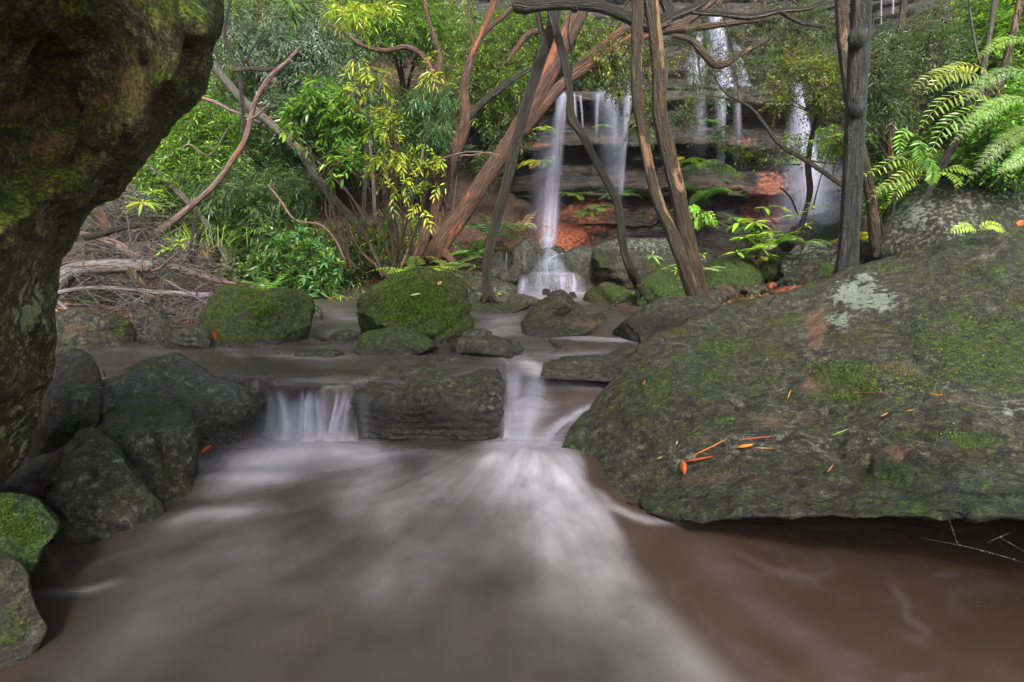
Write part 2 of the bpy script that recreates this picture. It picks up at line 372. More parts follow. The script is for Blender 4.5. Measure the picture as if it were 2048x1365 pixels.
    for pts_, gw, gd in grooves:
        dmin = np.full(len(V), 1e9)
        for (ax, ay), (bx, by) in zip(pts_[:-1], pts_[1:]):
            ux, uy = bx-ax, by-ay; t_ = np.clip(((gx_-ax)*ux+(gy_-ay)*uy)/(ux*ux+uy*uy), 0, 1); dmin = np.minimum(dmin, np.hypot(gx_-ax-t_*ux, gy_-ay-t_*uy+wobl))
        dd = dd-gd*np.exp(-(dmin/gw)**2)*(.6+.8*fbm(Q, 5, 2)).clip(.1, 1.2)
    dd -= dd[:nf].mean()+.15*dd[:nf].std()
    if hints is not None: dd = dd*np.clip(1-np.r_[np.zeros(nf), np.zeros(len(V)-nf)], 0, 1)
    V = V+Nn*dd[:, None]
    qx, qy = pix(V)
    ms = np.maximum(moss, blobs(qx, qy, mossb)) if len(mossb) else np.full(len(V), moss)
    if mossn: ms = ms+mossn*np.clip(Nn[:, 2], -.6, 1)
    wm = np.maximum(warm, blobs(qx, qy, warmb)); pl = np.maximum(pale, blobs(qx, qy, paleb))
    dk = np.maximum(dark, blobs(qx, qy, darkb)); wt = np.maximum(wet, blobs(qx, qy, wetb))  # dark: black stone, and shade painted at rock feet and in crevices
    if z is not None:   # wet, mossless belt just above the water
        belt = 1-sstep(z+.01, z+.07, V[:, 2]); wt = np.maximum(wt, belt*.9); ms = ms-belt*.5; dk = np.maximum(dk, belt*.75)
    o = mk(obj_name or name, V, F4+F3, mat or M_ROCK, attrs={'mask': np.stack([ms, wm, pl], 1), 'wet_shade_lime': np.stack([wt, dk, np.full(len(V), lime)], 1)})
    tag(o, label, cat, group); ROCKS[label] = (o, V, F4[0], Nn)
    return o

def tube_arrays(P, Rd, seg=10, rel=.10, bark=1.0, cap=True, seed=0, step=None, twist=0.):
    """P (k,3), Rd (k,) -> verts, quads, tris, tc"""
    P = np.asarray(P, float); Rd = np.asarray(Rd, float)
    L = np.sum(np.linalg.norm(np.diff(P, axis=0), axis=1)); n = int(max(4, min(160, L/(step or max(.02, Rd.max()*1.1)))))
    Q = catmull(np.c_[P, Rd], n); P, Rd = Q[:, :3], Q[:, 3]
    T = np.gradient(P, axis=0); T /= np.linalg.norm(T, axis=1)[:, None]+1e-9
    ref = np.array([0, 1., 0]) if abs(T[:, 1]).max() < .9 else np.array([1., 0, 0])
    A = np.cross(T, ref); A /= np.linalg.norm(A, axis=1)[:, None]+1e-9; Bv = np.cross(T, A)
    th = np.linspace(0, 2*PI, seg, endpoint=False)
    s = np.r_[0, np.cumsum(np.linalg.norm(np.diff(P, axis=0), axis=1))]
    c, sn = np.cos(th), np.sin(th)
    D = A[:, None]*c[None, :, None]+Bv[:, None]*sn[None, :, None]
    tc = np.stack([np.broadcast_to(c, (n, seg))*Rd[:, None], np.broadcast_to(sn, (n, seg))*Rd[:, None], np.broadcast_to(s[:, None], (n, seg))], -1).reshape(-1, 3)+seed*3.1
    rn = Rd.mean(); nn = fbm(tc*[1, 1, .35], 1.1/rn, 3).reshape(n, seg)+.6*fbm(tc*[1, 1, .2], 3.0/rn, 2).reshape(n, seg)
    lump = fbm(np.c_[s*0+seed, s*0, s], .35/rn, 2)[:, None]
    Rr = Rd[:, None]*(1+rel*bark*nn+rel*.9*lump)
    V = (P[:, None]+D*Rr[..., None]).reshape(-1, 3)
    j = np.arange(seg); jn = (j+1) % seg
    quads = np.vstack([np.stack([i*seg+j, i*seg+jn, (i+1)*seg+jn, (i+1)*seg+j], 1) for i in range(n-1)])
    tris = np.zeros((0, 3), int)
    if cap:
        V = np.vstack([V, P[:1]-T[:1]*Rd[0]*.4, P[-1:]+T[-1:]*Rd[-1]*.5]); tc = np.vstack([tc, tc[:1], tc[-1:]])
        a, b = len(V)-2, len(V)-1
        tris = np.vstack([np.stack([jn, j, np.full(seg, a)], 1), np.stack([(n-1)*seg+j, (n-1)*seg+jn, np.full(seg, b)], 1)])
    return V, quads, tris, tc
def join(parts):
    """join a list of (V,quads,tris,tc)"""
    V, Q, T, C, o = [], [], [], [], 0
    for v, q, t, c in parts:
        V.append(v); Q.append(q+o); T.append(t+o); C.append(c); o += len(v)
    return np.vstack(V), np.vstack(Q), np.vstack(T), np.vstack(C)
def line(pts, d):
    """pixel polyline (x,y,width_px[,depth]) -> world points, radii"""
    a = np.array([(p[0], p[1], p[2], p[3] if len(p) > 3 else d) for p in pts], float)
    P = W(a[:, 0], a[:, 1], a[:, 3]); return P, a[:, 2]*.5*a[:, 3]/FPX
def tube(name, pts, d, mat, parent=None, seg=12, rel=.10, seed=0, **kw):
    P, R = line(pts, d); v, q, t, c = tube_arrays(P, R, seg, rel, seed=seed, **kw)
    return mk(name, v, [q, t], mat, parent=parent, loc=P[0] if parent is None else None, attrs={'tc': c})

def basis(D, U):
    D = D/(np.linalg.norm(D, axis=1)[:, None]+1e-9)
    S = np.cross(D, U); S /= np.linalg.norm(S, axis=1)[:, None]+1e-9
    return D, S, np.cross(S, D)
def leaf_arrays(B, D, U, L, Wd, hi=False, droop=.15, fold=.18, twist=None):
    """blades: base B, direction D, up hint U, length L, width Wd -> V, quads, tris"""
    D, S, Nn = basis(D, U)
    if twist is not None:
        c, s = np.cos(twist)[:, None], np.sin(twist)[:, None]; S, Nn = S*c+Nn*s, Nn*c-S*s
    L = L[:, None]; w = Wd[:, None]; k = len(B); G = np.array([0, 0, -1.])
    def pt(t, a, h): return B+D*L*t+S*w*a+Nn*w*h+G*L*droop*t*t
    if hi:
        ps = [pt(0, 0, 0), pt(.3, .42, 0), pt(.3, 0, -fold), pt(.3, -.42, 0), pt(.62, .40, 0), pt(.62, 0, -fold), pt(.62, -.40, 0), pt(.85, .2, 0), pt(.85, 0, -fold*.6), pt(.85, -.2, 0), pt(1, 0, 0)]
        Q = np.array([[1, 4, 5, 2], [2, 5, 6, 3], [4, 7, 8, 5], [5, 8, 9, 6]]); T = np.array([[0, 1, 2], [0, 2, 3], [7, 10, 8], [8, 10, 9]])
    else:
        ps = [pt(0, 0, 0), pt(.42, .5, 0), pt(.42, -.5, 0), pt(1, 0, 0), pt(.45, 0, -fold)]
        Q = np.zeros((0, 4), int); T = np.array([[0, 1, 4], [0, 4, 2], [1, 3, 4], [4, 3, 2]])
    m = len(ps); V = np.stack(ps, 1).reshape(-1, 3); o = (np.arange(k)*m)[:, None, None]
    return V, (Q[None]+o).reshape(-1, 4), (T[None]+o).reshape(-1, 3), m
def pick_col(rng, k, cols, var=.25):
    """per-leaf base colours out of [(weight,(r,g,b))...]"""
    w = np.array([c[0] for c in cols], float); w /= w.sum(); c = np.array([c[1] for c in cols])[rng.choice(len(cols), k, p=w)]
    return np.clip(c*(1+var*rng.normal(size=(k, 1))).clip(.4, 1.8)*(1+.08*rng.normal(size=(k, 3))), .003, .9)
def sprays(rng, Cn, Dr, nleaf, L, wd, ang=55, droop=.2, spread=.35, length=.3, up=(0, 0, 1), whorl=False, hi=False, twigdroop=.3):
    """leafy twigs: start Cn, direction Dr; returns leaf arrays and twig polylines"""
    k = len(Cn); Dr, S, Nn = basis(Dr, np.broadcast_to(np.array(up, float)+1e-3, Dr.shape))
    roll = rng.uniform(-1, 1, k)[:, None]*.9; S2 = S*np.cos(roll)+Nn*np.sin(roll); N2 = Nn*np.cos(roll)-S*np.sin(roll)
    Ls = length*rng.uniform(.6, 1.3, k)
    t = np.linspace(.12, 1, nleaf); side = np.where(np.arange(nleaf) % 2, 1., -1.); side[-1] = 0
    if whorl: t = .75+.25*rng.uniform(0, 1, nleaf); 
    G = np.array([0, 0, -1.])
    B = Cn[:, None]+Dr[:, None]*Ls[:, None, None]*t[None, :, None]+G*(Ls[:, None]*twigdroop*t[None]**2)[..., None]
    a = np.radians(ang)*(1+.25*rng.normal(size=(k, nleaf)))
    if whorl:
        az = rng.uniform(0, 2*PI, (k, nleaf)); SS = S2[:, None]*np.cos(az)[..., None]+N2[:, None]*np.sin(az)[..., None]
    else: SS = S2[:, None]*side[None, :, None]+.3*N2[:, None]*rng.normal(size=(k, nleaf, 1))
    D = Dr[:, None]*np.cos(a)[..., None]+SS*np.sin(a)[..., None]
    D = D.reshape(-1, 3); B = B.reshape(-1, 3); m = k*nleaf
    U = np.repeat(N2, nleaf, 0)+spread*rng.normal(size=(m, 3))
    tp = 1-.35*np.abs(np.tile(t, k)-.45)
    LL = L*rng.uniform(.65, 1.25, m)*tp; WW = wd*rng.uniform(.75, 1.25, m)
    V, Q, T, mv = leaf_arrays(B, D, U, LL, WW, hi=hi, droop=droop)
    ends = Cn+Dr*Ls[:, None]+G*(Ls*twigdroop)[:, None]; mids = Cn+Dr*Ls[:, None]*.5+G*(Ls*twigdroop*.25)[:, None]
    return V, Q, T, mv, (Cn, mids, ends)
def twig_arrays(segs, r0, r1):
    """thin three-sided twigs through lists of points"""
    A = np.stack(segs, 1); k, n, _ = A.shape; V = []; rr = np.linspace(r0, r1, n)
    D = A[:, -1]-A[:, 0]; D, S, Nn = basis(D, np.broadcast_to([.3, .2, .9], D.shape))
    for i in range(n):
        for j in range(3):
            a = j*2*PI/3; V.append(A[:, i]+(S*math.cos(a)+Nn*math.sin(a))*rr[i])
    V = np.stack(V, 1).reshape(-1, 3); q = []
    for i in range(n-1):
        for j in range(3): q.append([i*3+j, i*3+(j+1) % 3, (i+1)*3+(j+1) % 3, (i+1)*3+j])
    o = (np.arange(k)*n*3)[:, None, None]; Q = (np.array(q)[None]+o).reshape(-1, 4)
    return V, Q
def foliage(parent, rng, blob, cols, nleaf=9, L=.08, wd=.018, length=.25, ang=50, droop=.2, dirf=None, whorl=False, hi=False, twigcol=B_TAN, twigr=.0022, stems=None, name='foliage', var=.25, twigdroop=.3, linkfrac=.12):
    """blob: list of (px,py,d,rx_px,ry_px,rd_m,count): leafy twigs filling soft ellipsoids, in uneven clumps"""
    Cs = []
    for (x, y, d, rx, ry, rd, cnt) in blob:
        ncl = max(2, int(cnt/14)); cc = rng.normal(size=(ncl, 3)); cc /= np.linalg.norm(cc, axis=1)[:, None]; cc *= rng.uniform(.15, 1, (ncl, 1))**.45
        pt = cc[rng.integers(0, ncl, cnt)]+rng.normal(size=(cnt, 3))*.20
        Cs.append(W(x+pt[:, 0]*rx, y+pt[:, 1]*ry, d+pt[:, 2]*rd))
    C = np.vstack(Cs); k = len(C)
    Dr = rng.normal(size=(k, 3))*.6
    if dirf is not None: Dr = Dr+np.array(dirf)
    V, Q, T, mv, tw = sprays(rng, C, Dr, nleaf, L, wd, ang, droop, length=length, whorl=whorl, hi=hi, twigdroop=twigdroop)
    col = np.repeat(pick_col(rng, k*nleaf, cols, var), mv, 0)
    o = mk(name, V, [Q, T], M_LEAF, parent=parent, attrs={'leafcol': col}, smooth=False); tag(o, kind='stuff')
    tv, tq = twig_arrays(list(tw), twigr, twigr*.4)
    if stems is not None and len(stems):
        sp = np.vstack(stems); pickn = rng.choice(k, max(1, int(k*linkfrac)), replace=False)
        e = C[pickn]; dist = ((e[:, None]-sp[None])**2).sum(2); s0 = sp[np.argmin(dist+rng.uniform(0, .15, dist.shape), 1)]
        m1 = s0*.6+e*.4+np.array([0, 0, .06]); v2, q2 = twig_arrays([s0, m1, s0*.2+e*.8+[0, 0, .05], e], twigr*2.2, twigr)
        tq = np.vstack([tq, q2+len(tv)]); tv = np.vstack([tv, v2])
    o2 = mk('twigs', tv, [tq], twigcol, parent=parent, attrs={'tc': tv}, smooth=False); tag(o2, kind='stuff')
    return C
def frond_mesh(P, pl, rng, cols, bip=False, pairs=16, wl=.30, start=.12, parent=None, name='frond', hi=False, upv=(0, 0, 1), dense=1.0):
    """one fern frond along the 3-D curve P; pl = longest pinna"""
    Q = catmull(P, 30); s = np.linspace(start, 1, pairs)
    pos = np.stack([np.interp(s, np.linspace(0, 1, 30), Q[:, j]) for j in range(3)], 1)
    T = np.gradient(pos, axis=0); T /= np.linalg.norm(T, axis=1)[:, None]+1e-9
    D, S, Nn = basis(T, np.broadcast_to(np.array(upv, float)+[.01, .02, 0], T.shape))
    tt = (s-start)/(1-start); Lp = pl*np.clip(np.sin(PI*np.clip(.18+.82*tt**.85, 0, 1))**.8, .08, 1)
    Bs = np.vstack([pos, pos]); sd = np.r_[np.ones(pairs), -np.ones(pairs)][:, None]
    Dp = np.vstack([D, D])*.55+np.vstack([S, S])*sd+.06*rng.normal(size=(2*pairs, 3)); Dp /= np.linalg.norm(Dp, axis=1)[:, None]
    Np = np.vstack([Nn, Nn]); Lp = np.r_[Lp, Lp]*rng.uniform(.88, 1.08, 2*pairs)
    if not bip:
        V, q, t, mv = leaf_arrays(Bs, Dp, Np+.12*rng.normal(size=Np.shape), Lp, Lp*wl, hi=True, droop=.22, fold=.1); k = len(Bs)
    else:
        m = 9; u = np.linspace(.12, 1, m); G = np.array([0, 0, -1.])
        b = (Bs[:, None]+Dp[:, None]*(Lp[:, None]*u[None])[..., None]+G*(Lp[:, None]*.2*u[None]**2)[..., None])
        _, S3, _ = basis(Dp, Np); bb = np.concatenate([b, b], 1).reshape(-1, 3)
        dd = np.concatenate([Dp[:, None]*.5+S3[:, None]+0*b, Dp[:, None]*.5-S3[:, None]+0*b], 1).reshape(-1, 3)
        ll = (Lp[:, None]*.26*(1.08-u[None]**1.5)); ll = np.concatenate([ll, ll], 1).reshape(-1)
        nn = np.repeat(Np, 2*m, 0)
        V, q, t, mv = leaf_arrays(bb, dd, nn+.15*rng.normal(size=nn.shape), ll, ll*.42, hi=False, droop=.15, fold=.08); k = len(bb)
    base = pick_col(rng, 1, cols, .1); col = np.clip(base*(1+.14*rng.normal(size=(k, 1))), .004, .9); col = np.repeat(col, mv, 0)
    rv, rq = [], []
    n = 30; rad = np.linspace(.0035, .0010, n)*(.5+pl*3)
    Tt = np.gradient(Q, axis=0); Dt, St, Nt = basis(Tt, np.broadcast_to(np.array(upv, float)+[.01, .02, 0], Tt.shape))
    rv = np.stack([Q+(St*math.cos(a)+Nt*math.sin(a))*rad[:, None] for a in (0.5, 2.6, 4.7)], 1).reshape(-1, 3)
    rq = np.array([[i*3+j, i*3+(j+1) % 3, (i+1)*3+(j+1) % 3, (i+1)*3+j] for i in range(n-1) for j in range(3)])+len(V)
    V2 = np.vstack([V, rv]); col = np.vstack([col, np.tile(base*[1.1, .7, .8], (len(rv), 1))])
    return mk(name, V2, [np.vstack([q, rq]) if len(q) else rq, t], M_LEAF, parent=parent, attrs={'leafcol': col}, smooth=False)
def fern(px, py, d, label, nfr=9, L=.45, pl=.11, cols=((1, (.08, .20, .04)),), seed=1, az=(0, 360), lift=.8, droop=.9, bip=False, pairs=15, cat='fern', group=None, wl=.28, name='fern'):
    rng = np.random.default_rng(seed); b = W(px, py, d); r = tag(empty(name, b), label, cat, group)
    for i in range(nfr):
        a = math.radians(az[0]+(az[1]-az[0])*(i+rng.uniform(.1, .9))/nfr); l = L*rng.uniform(.7, 1.1); dx = np.array([math.cos(a), math.sin(a), 0])
        lf = lift*rng.uniform(.8, 1.2); t = np.linspace(0, 1, 6)[:, None]
        P = b+dx*l*t*(.55+.45*t**.5)+np.array([0, 0, 1.])*l*(lf*t-droop*rng.uniform(.7, 1.1)*t*t)
        frond_mesh(P, pl*rng.uniform(.8, 1.1), rng, cols, bip, pairs, wl, parent=r)
    return r
def rosette(px, py, d, label, n=12, L=.12, wd=.025, cols=((1, (.2, .3, .03)),), seed=1, stem_to=None, cat='plant', group=None, tiers=((0, 0, 0, 1.),), name='seedling', stemr=.004):
    """a plant whose large leaves stand in whorls; each leaf a part"""
    rng = np.random.default_rng(seed); b = W(*(stem_to or (px, py+40, d))); r = tag(empty(name, b), label, cat, group)
    for (ox, oy, od, sc) in tiers:
        c = W(px+ox, py+oy, d+od)
        v, q, t, tc = tube_arrays(np.array([b, (b+c)/2+rng.normal(size=3)*.008, c]), np.array([stemr, stemr*.8, stemr*.5]), 5, .05, seed=seed)
        mk('stem', v, [q, t], B_TAN, parent=r, attrs={'tc': tc})
        k = max(3, int(n*sc)); az = np.arange(k)*2.4+rng.uniform(0, 6); el = rng.uniform(-.35, .75, k)
        D = np.stack([np.cos(az)*np.cos(el), np.sin(az)*np.cos(el), np.sin(el)], 1)
        for i in range(k):
            V, Q, T, mv = leaf_arrays(c[None]+D[i:i+1]*.004, D[i:i+1], np.array([[0, 0, 1.]])+.2*rng.normal(size=(1, 3)), np.array([L*sc**.5*rng.uniform(.7, 1.15)]), np.array([wd*rng.uniform(.8, 1.2)]), hi=True, droop=.35)
            mk('leaf', V, [Q, T], M_LEAF, parent=r, attrs={'leafcol': np.repeat(pick_col(rng, 1, cols, .15), mv, 0)}, smooth=False)
    return r
# ------------------------------------------------------------------ ground
gc = [(x, y, -.4) for x in (-3, -1.5, 0, 1.5, 3) for y in (-2, 0, 1.2, 2.2)]
gc += [(x, 2.75, -.05) for x in (-1.8, -1, 0, 1, 1.6)] + [(x, 3.5, .10) for x in (-1.9, -1, 0, .9)] + [(x, 4.3, .14) for x in (-1.9, -1, 0, .9)] + [(x, 5.1, .17) for x in (-1.9, -1, 0, .4)]
gc += [(-1.6, 6.0, .2), (-.8, 6.0, .2), (0, 6.0, .22), (.5, 6.2, .24), (.3, 6.9, .28), (.8, 6.8, .28), (-5, 0, .9), (-5, 2.5, 1.0), (4.5, 0, .7), (4.5, 2.5, 1.0), (-5, -3, 1), (5, -3, 1),
       (-3.2, 2.6, .35), (2.6, 3.0, .4)]
gp = [(110, 690, 3.9), (210, 640, 4.6), (150, 560, 5.6), (420, 600, 5.6), (330, 610, 5.2), (560, 598, 6.4), (690, 600, 6.9), (640, 560, 7.6), (800, 560, 7.4), (900, 585, 6.9), (450, 540, 7.4), (250, 520, 6.6), (0, 520, 6.0),
      (780, 500, 8.6), (950, 500, 8.2), (1040, 475, 8.8), (620, 440, 9.4), (400, 400, 9.5), (150, 380, 9), (880, 400, 10.2), (600, 300, 11), (300, 200, 11.5), (800, 240, 12), (500, 60, 13), (900, 60, 13.5), (0, 100, 11),
      (1020, 300, 11), (1100, 200, 11.8), (700, -200, 14), (0, -300, 14),
      (1100, 540, 8.2), (1250, 530, 8.0), (1400, 522, 8.4), (1600, 505, 8.6), (1200, 600, 5.9), (1330, 620, 5.2), (1440, 605, 5.0), (1560, 590, 4.8), (1500, 625, 4.2), (1700, 560, 4.7), (1650, 562, 5.8), (1800, 500, 6.0),
      (1500, 538, 7.0), (1720, 500, 7.4), (1950, 420, 6.5), (2048, 330, 8), (2300, 300, 6), (1900, 380, 9), (1750, 420, 9)]
GP = np.vstack([np.array(gc), W(*np.array(gp).T)])
_K = np.linalg.norm(GP[:, None, :2]-GP[None, :, :2], axis=2)
_Q = np.c_[np.ones(len(GP)), GP[:, :2]]; _A = np.zeros((len(GP)+3,)*2); _A[:-3, :-3] = _K; _A[:-3, -3:] = _Q; _A[-3:, :-3] = _Q.T
_w = np.linalg.solve(_A, np.r_[GP[:, 2], 0, 0, 0])
def ground_z(x, y):
    q = np.stack([np.ravel(x), np.ravel(y)], 1).astype(float); K = np.linalg.norm(q[:, None]-GP[None, :, :2], axis=2)
    z = K@_w[:-3]+_w[-3]+q@_w[-2:]
    a = .06+.10*sstep(6.5, 10, q[:, 1]); P = np.c_[q, q[:, 0]*0]
    return (z+a*fbm(P, .9, 3)+.035*fbm(P, 4.5, 4)+.012*fbm(P, 17, 2)).reshape(np.shape(x))
gx = np.linspace(-15, 15, 300); gy = np.linspace(-4, 16, 280); X, Y = np.meshgrid(gx, gy)
Z = ground_z(X, Y)
# a hollow behind the cliff so that the slope never pokes through the rock face
Z = np.where((X > .4) & (Y > 8.9), np.minimum(Z, .8), Z)
def gridfaces(nr, nc):
    i, j = np.meshgrid(np.arange(nr-1), np.arange(nc-1), indexing='ij'); a = (i*nc+j).ravel(); return np.stack([a, a+1, a+nc+1, a+nc], 1)
tag(mk('ground', np.stack([X, Y, Z], -1).reshape(-1, 3), [gridfaces(280, 300)], M_SOIL, loc=(0, 0, 0)), 'brown leaf-littered soil of the gully floor and slopes', kind='structure')

# ------------------------------------------------------------------ stream water
def water_z(x, y):
    up = .30+.012*np.clip(y-3.4, 0, 10)+.04*sstep(4.35, 4.9, y+.15*x)+.045*sstep(5.5, 5.9, y)
    lipy = 2.555+(.24*sstep(-.84, -.78, x)+.26*sstep(-.5, -.1, x)+.03*fbm(np.stack([x, y, 0*x], -1).reshape(-1, 3), 9, 2).reshape(x.shape))*(1-sstep(-.10, -.02, x))+.22*(1-sstep(-1.36, -1.26, x))+.03*np.sin(x*14)
    left = sstep(0, .045, y-lipy)
    chute = sstep(2.62, 3.42, y+.04*np.sin(x*20))
    chute = .7*chute+.3*sstep(2.5, 3.1, y)
    slab = .30*sstep(3.08, 3.16, y)*.30+.70*sstep(2.40, 3.15, y)*.30
    slab = slab/.30
    k1 = sstep(-.07, -.02, x); k2 = sstep(.16, .42, x)
    up = up-.045*sstep(3.25, 2.75, y)*sstep(-.86, -.80, x)*(1-k1)
    s = left*(1-k1)+k1*((1-k2)*chute+k2*slab)
    return up*s
wx = np.r_[np.linspace(-7, -2.4, 24)[:-1], np.linspace(-2.4, 2.6, 420), np.linspace(2.6, 7, 24)[1:]]
wy = np.r_[np.linspace(-3.5, .5, 16)[:-1], np.linspace(.5, 2.50, 130)[:-1], np.linspace(2.50, 2.66, 26)[:-1], np.linspace(2.66, 3.6, 110)[:-1], np.linspace(3.6, 7.3, 190)]
X, Y = np.meshgrid(wx, wy); Z = water_z(X, Y)
FA = np.array([.12, 2.62])    # where the chute lands
def ripple(X, Y):
    P = np.stack([X, Y, X*0], -1).reshape(-1, 3)
    return (.012*fbm(P*[1, .8, 1], 2.2, 3)+.004*fbm(P, 7, 2)).reshape(X.shape)
Z = Z+ripple(X, Y)*np.where(Y > 2.7, .6, 1)
# boils under the falls and a standing wave by the left rocks
for (px, py, a, r) in ((620, 905, .03, .18), (1060, 925, .045, .22), (480, 955, .018, .12), (430, 1025, .02, .10), (1080, 745, .02, .07)):
    c = W(px, py, hit(px, py, 0 if py > 880 else .3)); Z = Z+a*np.exp(-(((X-c[0])/(r*1.8))**2+((Y-c[1])/(r*.7))**2))
V = np.stack([X, Y, Z], -1).reshape(-1, 3)
qx, qy = pix(V)
wq = V[:, 1:2]*0+np.stack([V[:, 0], V[:, 1], 0*V[:, 0]], -1); WX, WY = qx+26*fbm(wq, 2.4, 3)*sstep(2.7, 2.4, V[:, 1])+10*fbm(wq, 6, 2), qy+22*fbm(wq+7, 2.0, 3)*sstep(2.7, 2.4, V[:, 1])+3*fbm(wq, 8, 2)
def stroke(pts, w, v, taper=True):
    qx, qy = WX, WY
    d = np.full(qx.shape, 1e9); sp = np.zeros(qx.shape); tot = sum(math.hypot(b[0]-a[0], b[1]-a[1]) for a, b in zip(pts[:-1], pts[1:])); s0 = 0
    for a, b in zip(pts[:-1], pts[1:]):
        ax, ay = a; dx, dy = b[0]-ax, b[1]-ay; l = math.hypot(dx, dy); t = np.clip(((qx-ax)*dx+(qy-ay)*dy)/(l*l), 0, 1)
        dd = np.hypot(qx-ax-t*dx, (qy-ay-t*dy)); m = dd < d; d = np.where(m, dd, d); sp = np.where(m, (s0+t*l)/tot, sp); s0 += l
    o = v*np.exp(-(d/w)**2)
    return o*np.sin(PI*np.clip(sp, .03, .97))**.7 if taper and w < 30 else o
foam = np.zeros(len(V)); low = sstep(2.7, 2.5, V[:, 1])
def add(f): 
    global foam
    foam = 1-(1-foam)*(1-np.clip(f, 0, 1))
pr = np.stack([V[:, 0], V[:, 1], 0*V[:, 0]], -1)
wob = 40*fbm(pr, 1.6, 3)
add(low*stroke([(545, 888), (700, 886)], 20, .8)); add(low*stroke([(470, 925), (620, 905), (740, 905)], 30, .65)); add(low*stroke([(400, 940), (760, 930)], 40, .2))
add(low*stroke([(425, 956), (600, 955)], 13, .5)); add(low*stroke([(330, 1050), (400, 1030), (470, 1018), (560, 1016)], 13, .42)); add(low*stroke([(330, 985), (540, 985)], 25, .2))
add(low*stroke([(1010, 885), (1060, 920), (1110, 960)], 50, .95)); add(low*stroke([(700, 905), (1000, 920)], 14, .22)); add(low*stroke([(1090, 960), (1150, 1020)], 85, .7)); add(low*stroke([(1080, 950), (880, 980), (780, 1030)], 42, .42))
add(low*stroke([(1050, 960), (960, 1080), (780, 1160)], 60, .20)); add(low*stroke([(1130, 1000), (1180, 1150)], 90, .30)); add(low*stroke([(1180, 1080), (1330, 1240), (1450, 1365), (1600, 1500)], 60, .34))
add(low*stroke([(1180, 1150), (1300, 1365)], 120, .13)); add(low*stroke([(700, 900), (740, 950), (700, 1000)], 40, .3)); add(low*stroke([(330, 1140), (700, 1100)], 120, .07)); add(low*stroke([(500, 1100), (150, 1365)], 60, .10))
add(low*stroke([(900, 1365), (1100, 1200)], 200, .05)); add(low*.02)
# streaks fanning out of the two inflows
for (cx, cyy, st) in ((1050, 890, .5), (620, 870, .35)):
    c = W(cx, cyy, 2.62); dx, dy = V[:, 0]-c[0], V[:, 1]-c[1]-.15; an = np.arctan2(dx, -dy); rad = np.hypot(dx, dy)
    f = fbm(np.stack([an*5, rad*.35, 0*an+st*9], -1), 1.0, 3)
    foam = foam*(1+st*1.1*f*np.exp(-rad/1.6)*low*np.clip(rad/.3, 0, 1))
# quiet brown water right of the current's edge, along a line from the boulder's nose
ex = np.interp(qy, [960, 1045, 1120, 1180, 1260, 1365, 1600], [1180, 1232, 1262, 1310, 1375, 1480, 1700])
ew = 14+np.clip(qy-1045, 0, 400)*.16; edge = sstep(-1.3, .8, (qx-ex+wob*.6)/ew)*low*(V[:, 0] > .25); foam = foam*(1-.94*edge)
fil = np.abs(fbm(pr+[fbm(pr, 1.5, 2)[0]*0, 0, 0], 1.7, 4)); filv = np.exp(-(fil/.018)**2)*sstep(.0, .35, fbm(pr+9, 1.1, 2)+.12)
foam = foam+edge*.03*filv*sstep(1040, 1110, qy)
for p, w, v in (([(1450, 1085), (1540, 1140), (1630, 1155), (1672, 1140), (1662, 1108)], 5, .38), ([(1780, 1165), (1815, 1205), (1812, 1240), (1855, 1268), (1835, 1283), (1795, 1270)], 6, .36), ([(1858, 1160), (1870, 1148), (1920, 1140)], 4, .3), ([(1960, 1240), (1915, 1210), (1920, 1180), (2040, 1168)], 9, .2), ([(1400, 1080), (1500, 1200), (1700, 1330)], 22, .18)):
    sh = stroke([(a+0, b) for a, b in p], w*1.6, v); add(.22*sh*(.45+.8*np.clip(fbm(pr, 9, 3)+.5, 0, 1))*edge)
add(low*stroke([(70, 1186), (180, 1180), (250, 1165)], 7, .25)); add(low*stroke([(1172, 975), (1215, 1015), (1300, 1040), (1390, 1050)], 7, .75)); add(low*stroke([(1400, 1052), (2048, 1060)], 4, .06))
hi = 1-low
add(hi*stroke([(1030, 715), (1075, 742), (1140, 752)], 16, .75)); add(hi*stroke([(1010, 740), (1040, 800), (1020, 880)], 16, .6)); add(hi*stroke([(1090, 760), (1240, 768)], 10, .6))
add(hi*stroke([(1095, 765), (1060, 830), (1045, 880)], 28, .50)); add(hi*stroke([(1060, 905), (1120, 845), (1215, 800)], 9, .55)); add(hi*stroke([(1100, 900), (1180, 830)], 22, .25)); add(stroke([(1010, 880), (1100, 900)], 30, .6))
add(hi*stroke([(1110, 676), (1310, 682)], 4, .8)); add(hi*stroke([(640, 668), (735, 662)], 9, .4)); add(hi*stroke([(640, 625), (735, 640)], 10, .25)); add(hi*stroke([(520, 712), (715, 716)], 6, .35)); add(hi*stroke([(935, 668), (1060, 656)], 14, .38)); add(hi*stroke([(1050, 636), (960, 640)], 8, .4))
add(hi*stroke([(540, 764), (720, 764)], 9, .25));  add(hi*stroke([(700, 765), (760, 755)], 5, .3)); add(hi*stroke([(960, 700), (1060, 722)], 14, .35)); add(hi*stroke([(1035, 592), (1190, 592)], 12, .8)); add(hi*.09*(1+1.5*fbm(pr*[1, 4, 1], 1.5, 3)))
add(hi*stroke([(1060, 720), (1240, 700)], 8, .25)); add(hi*stroke([(430, 690), (500, 720)], 8, .2))
flow = np.stack([np.where(V[:, 1] < 2.6, V[:, 0]*4+V[:, 1]*1.2, V[:, 0]*2.2), np.where(V[:, 1] < 2.6, V[:, 1]*1.6, V[:, 1]*6), V[:, 2]*8], -1)
cz = np.hypot(V[:, 0]-.1, V[:, 1]-2.75); ang = np.arctan2(V[:, 0]-.1, 2.75-V[:, 1])
k = sstep(2.62, 2.45, V[:, 1])[:, None]; flow = flow*(1-k)+k*np.stack([ang*5.5, cz*1.1, 0*cz], -1)
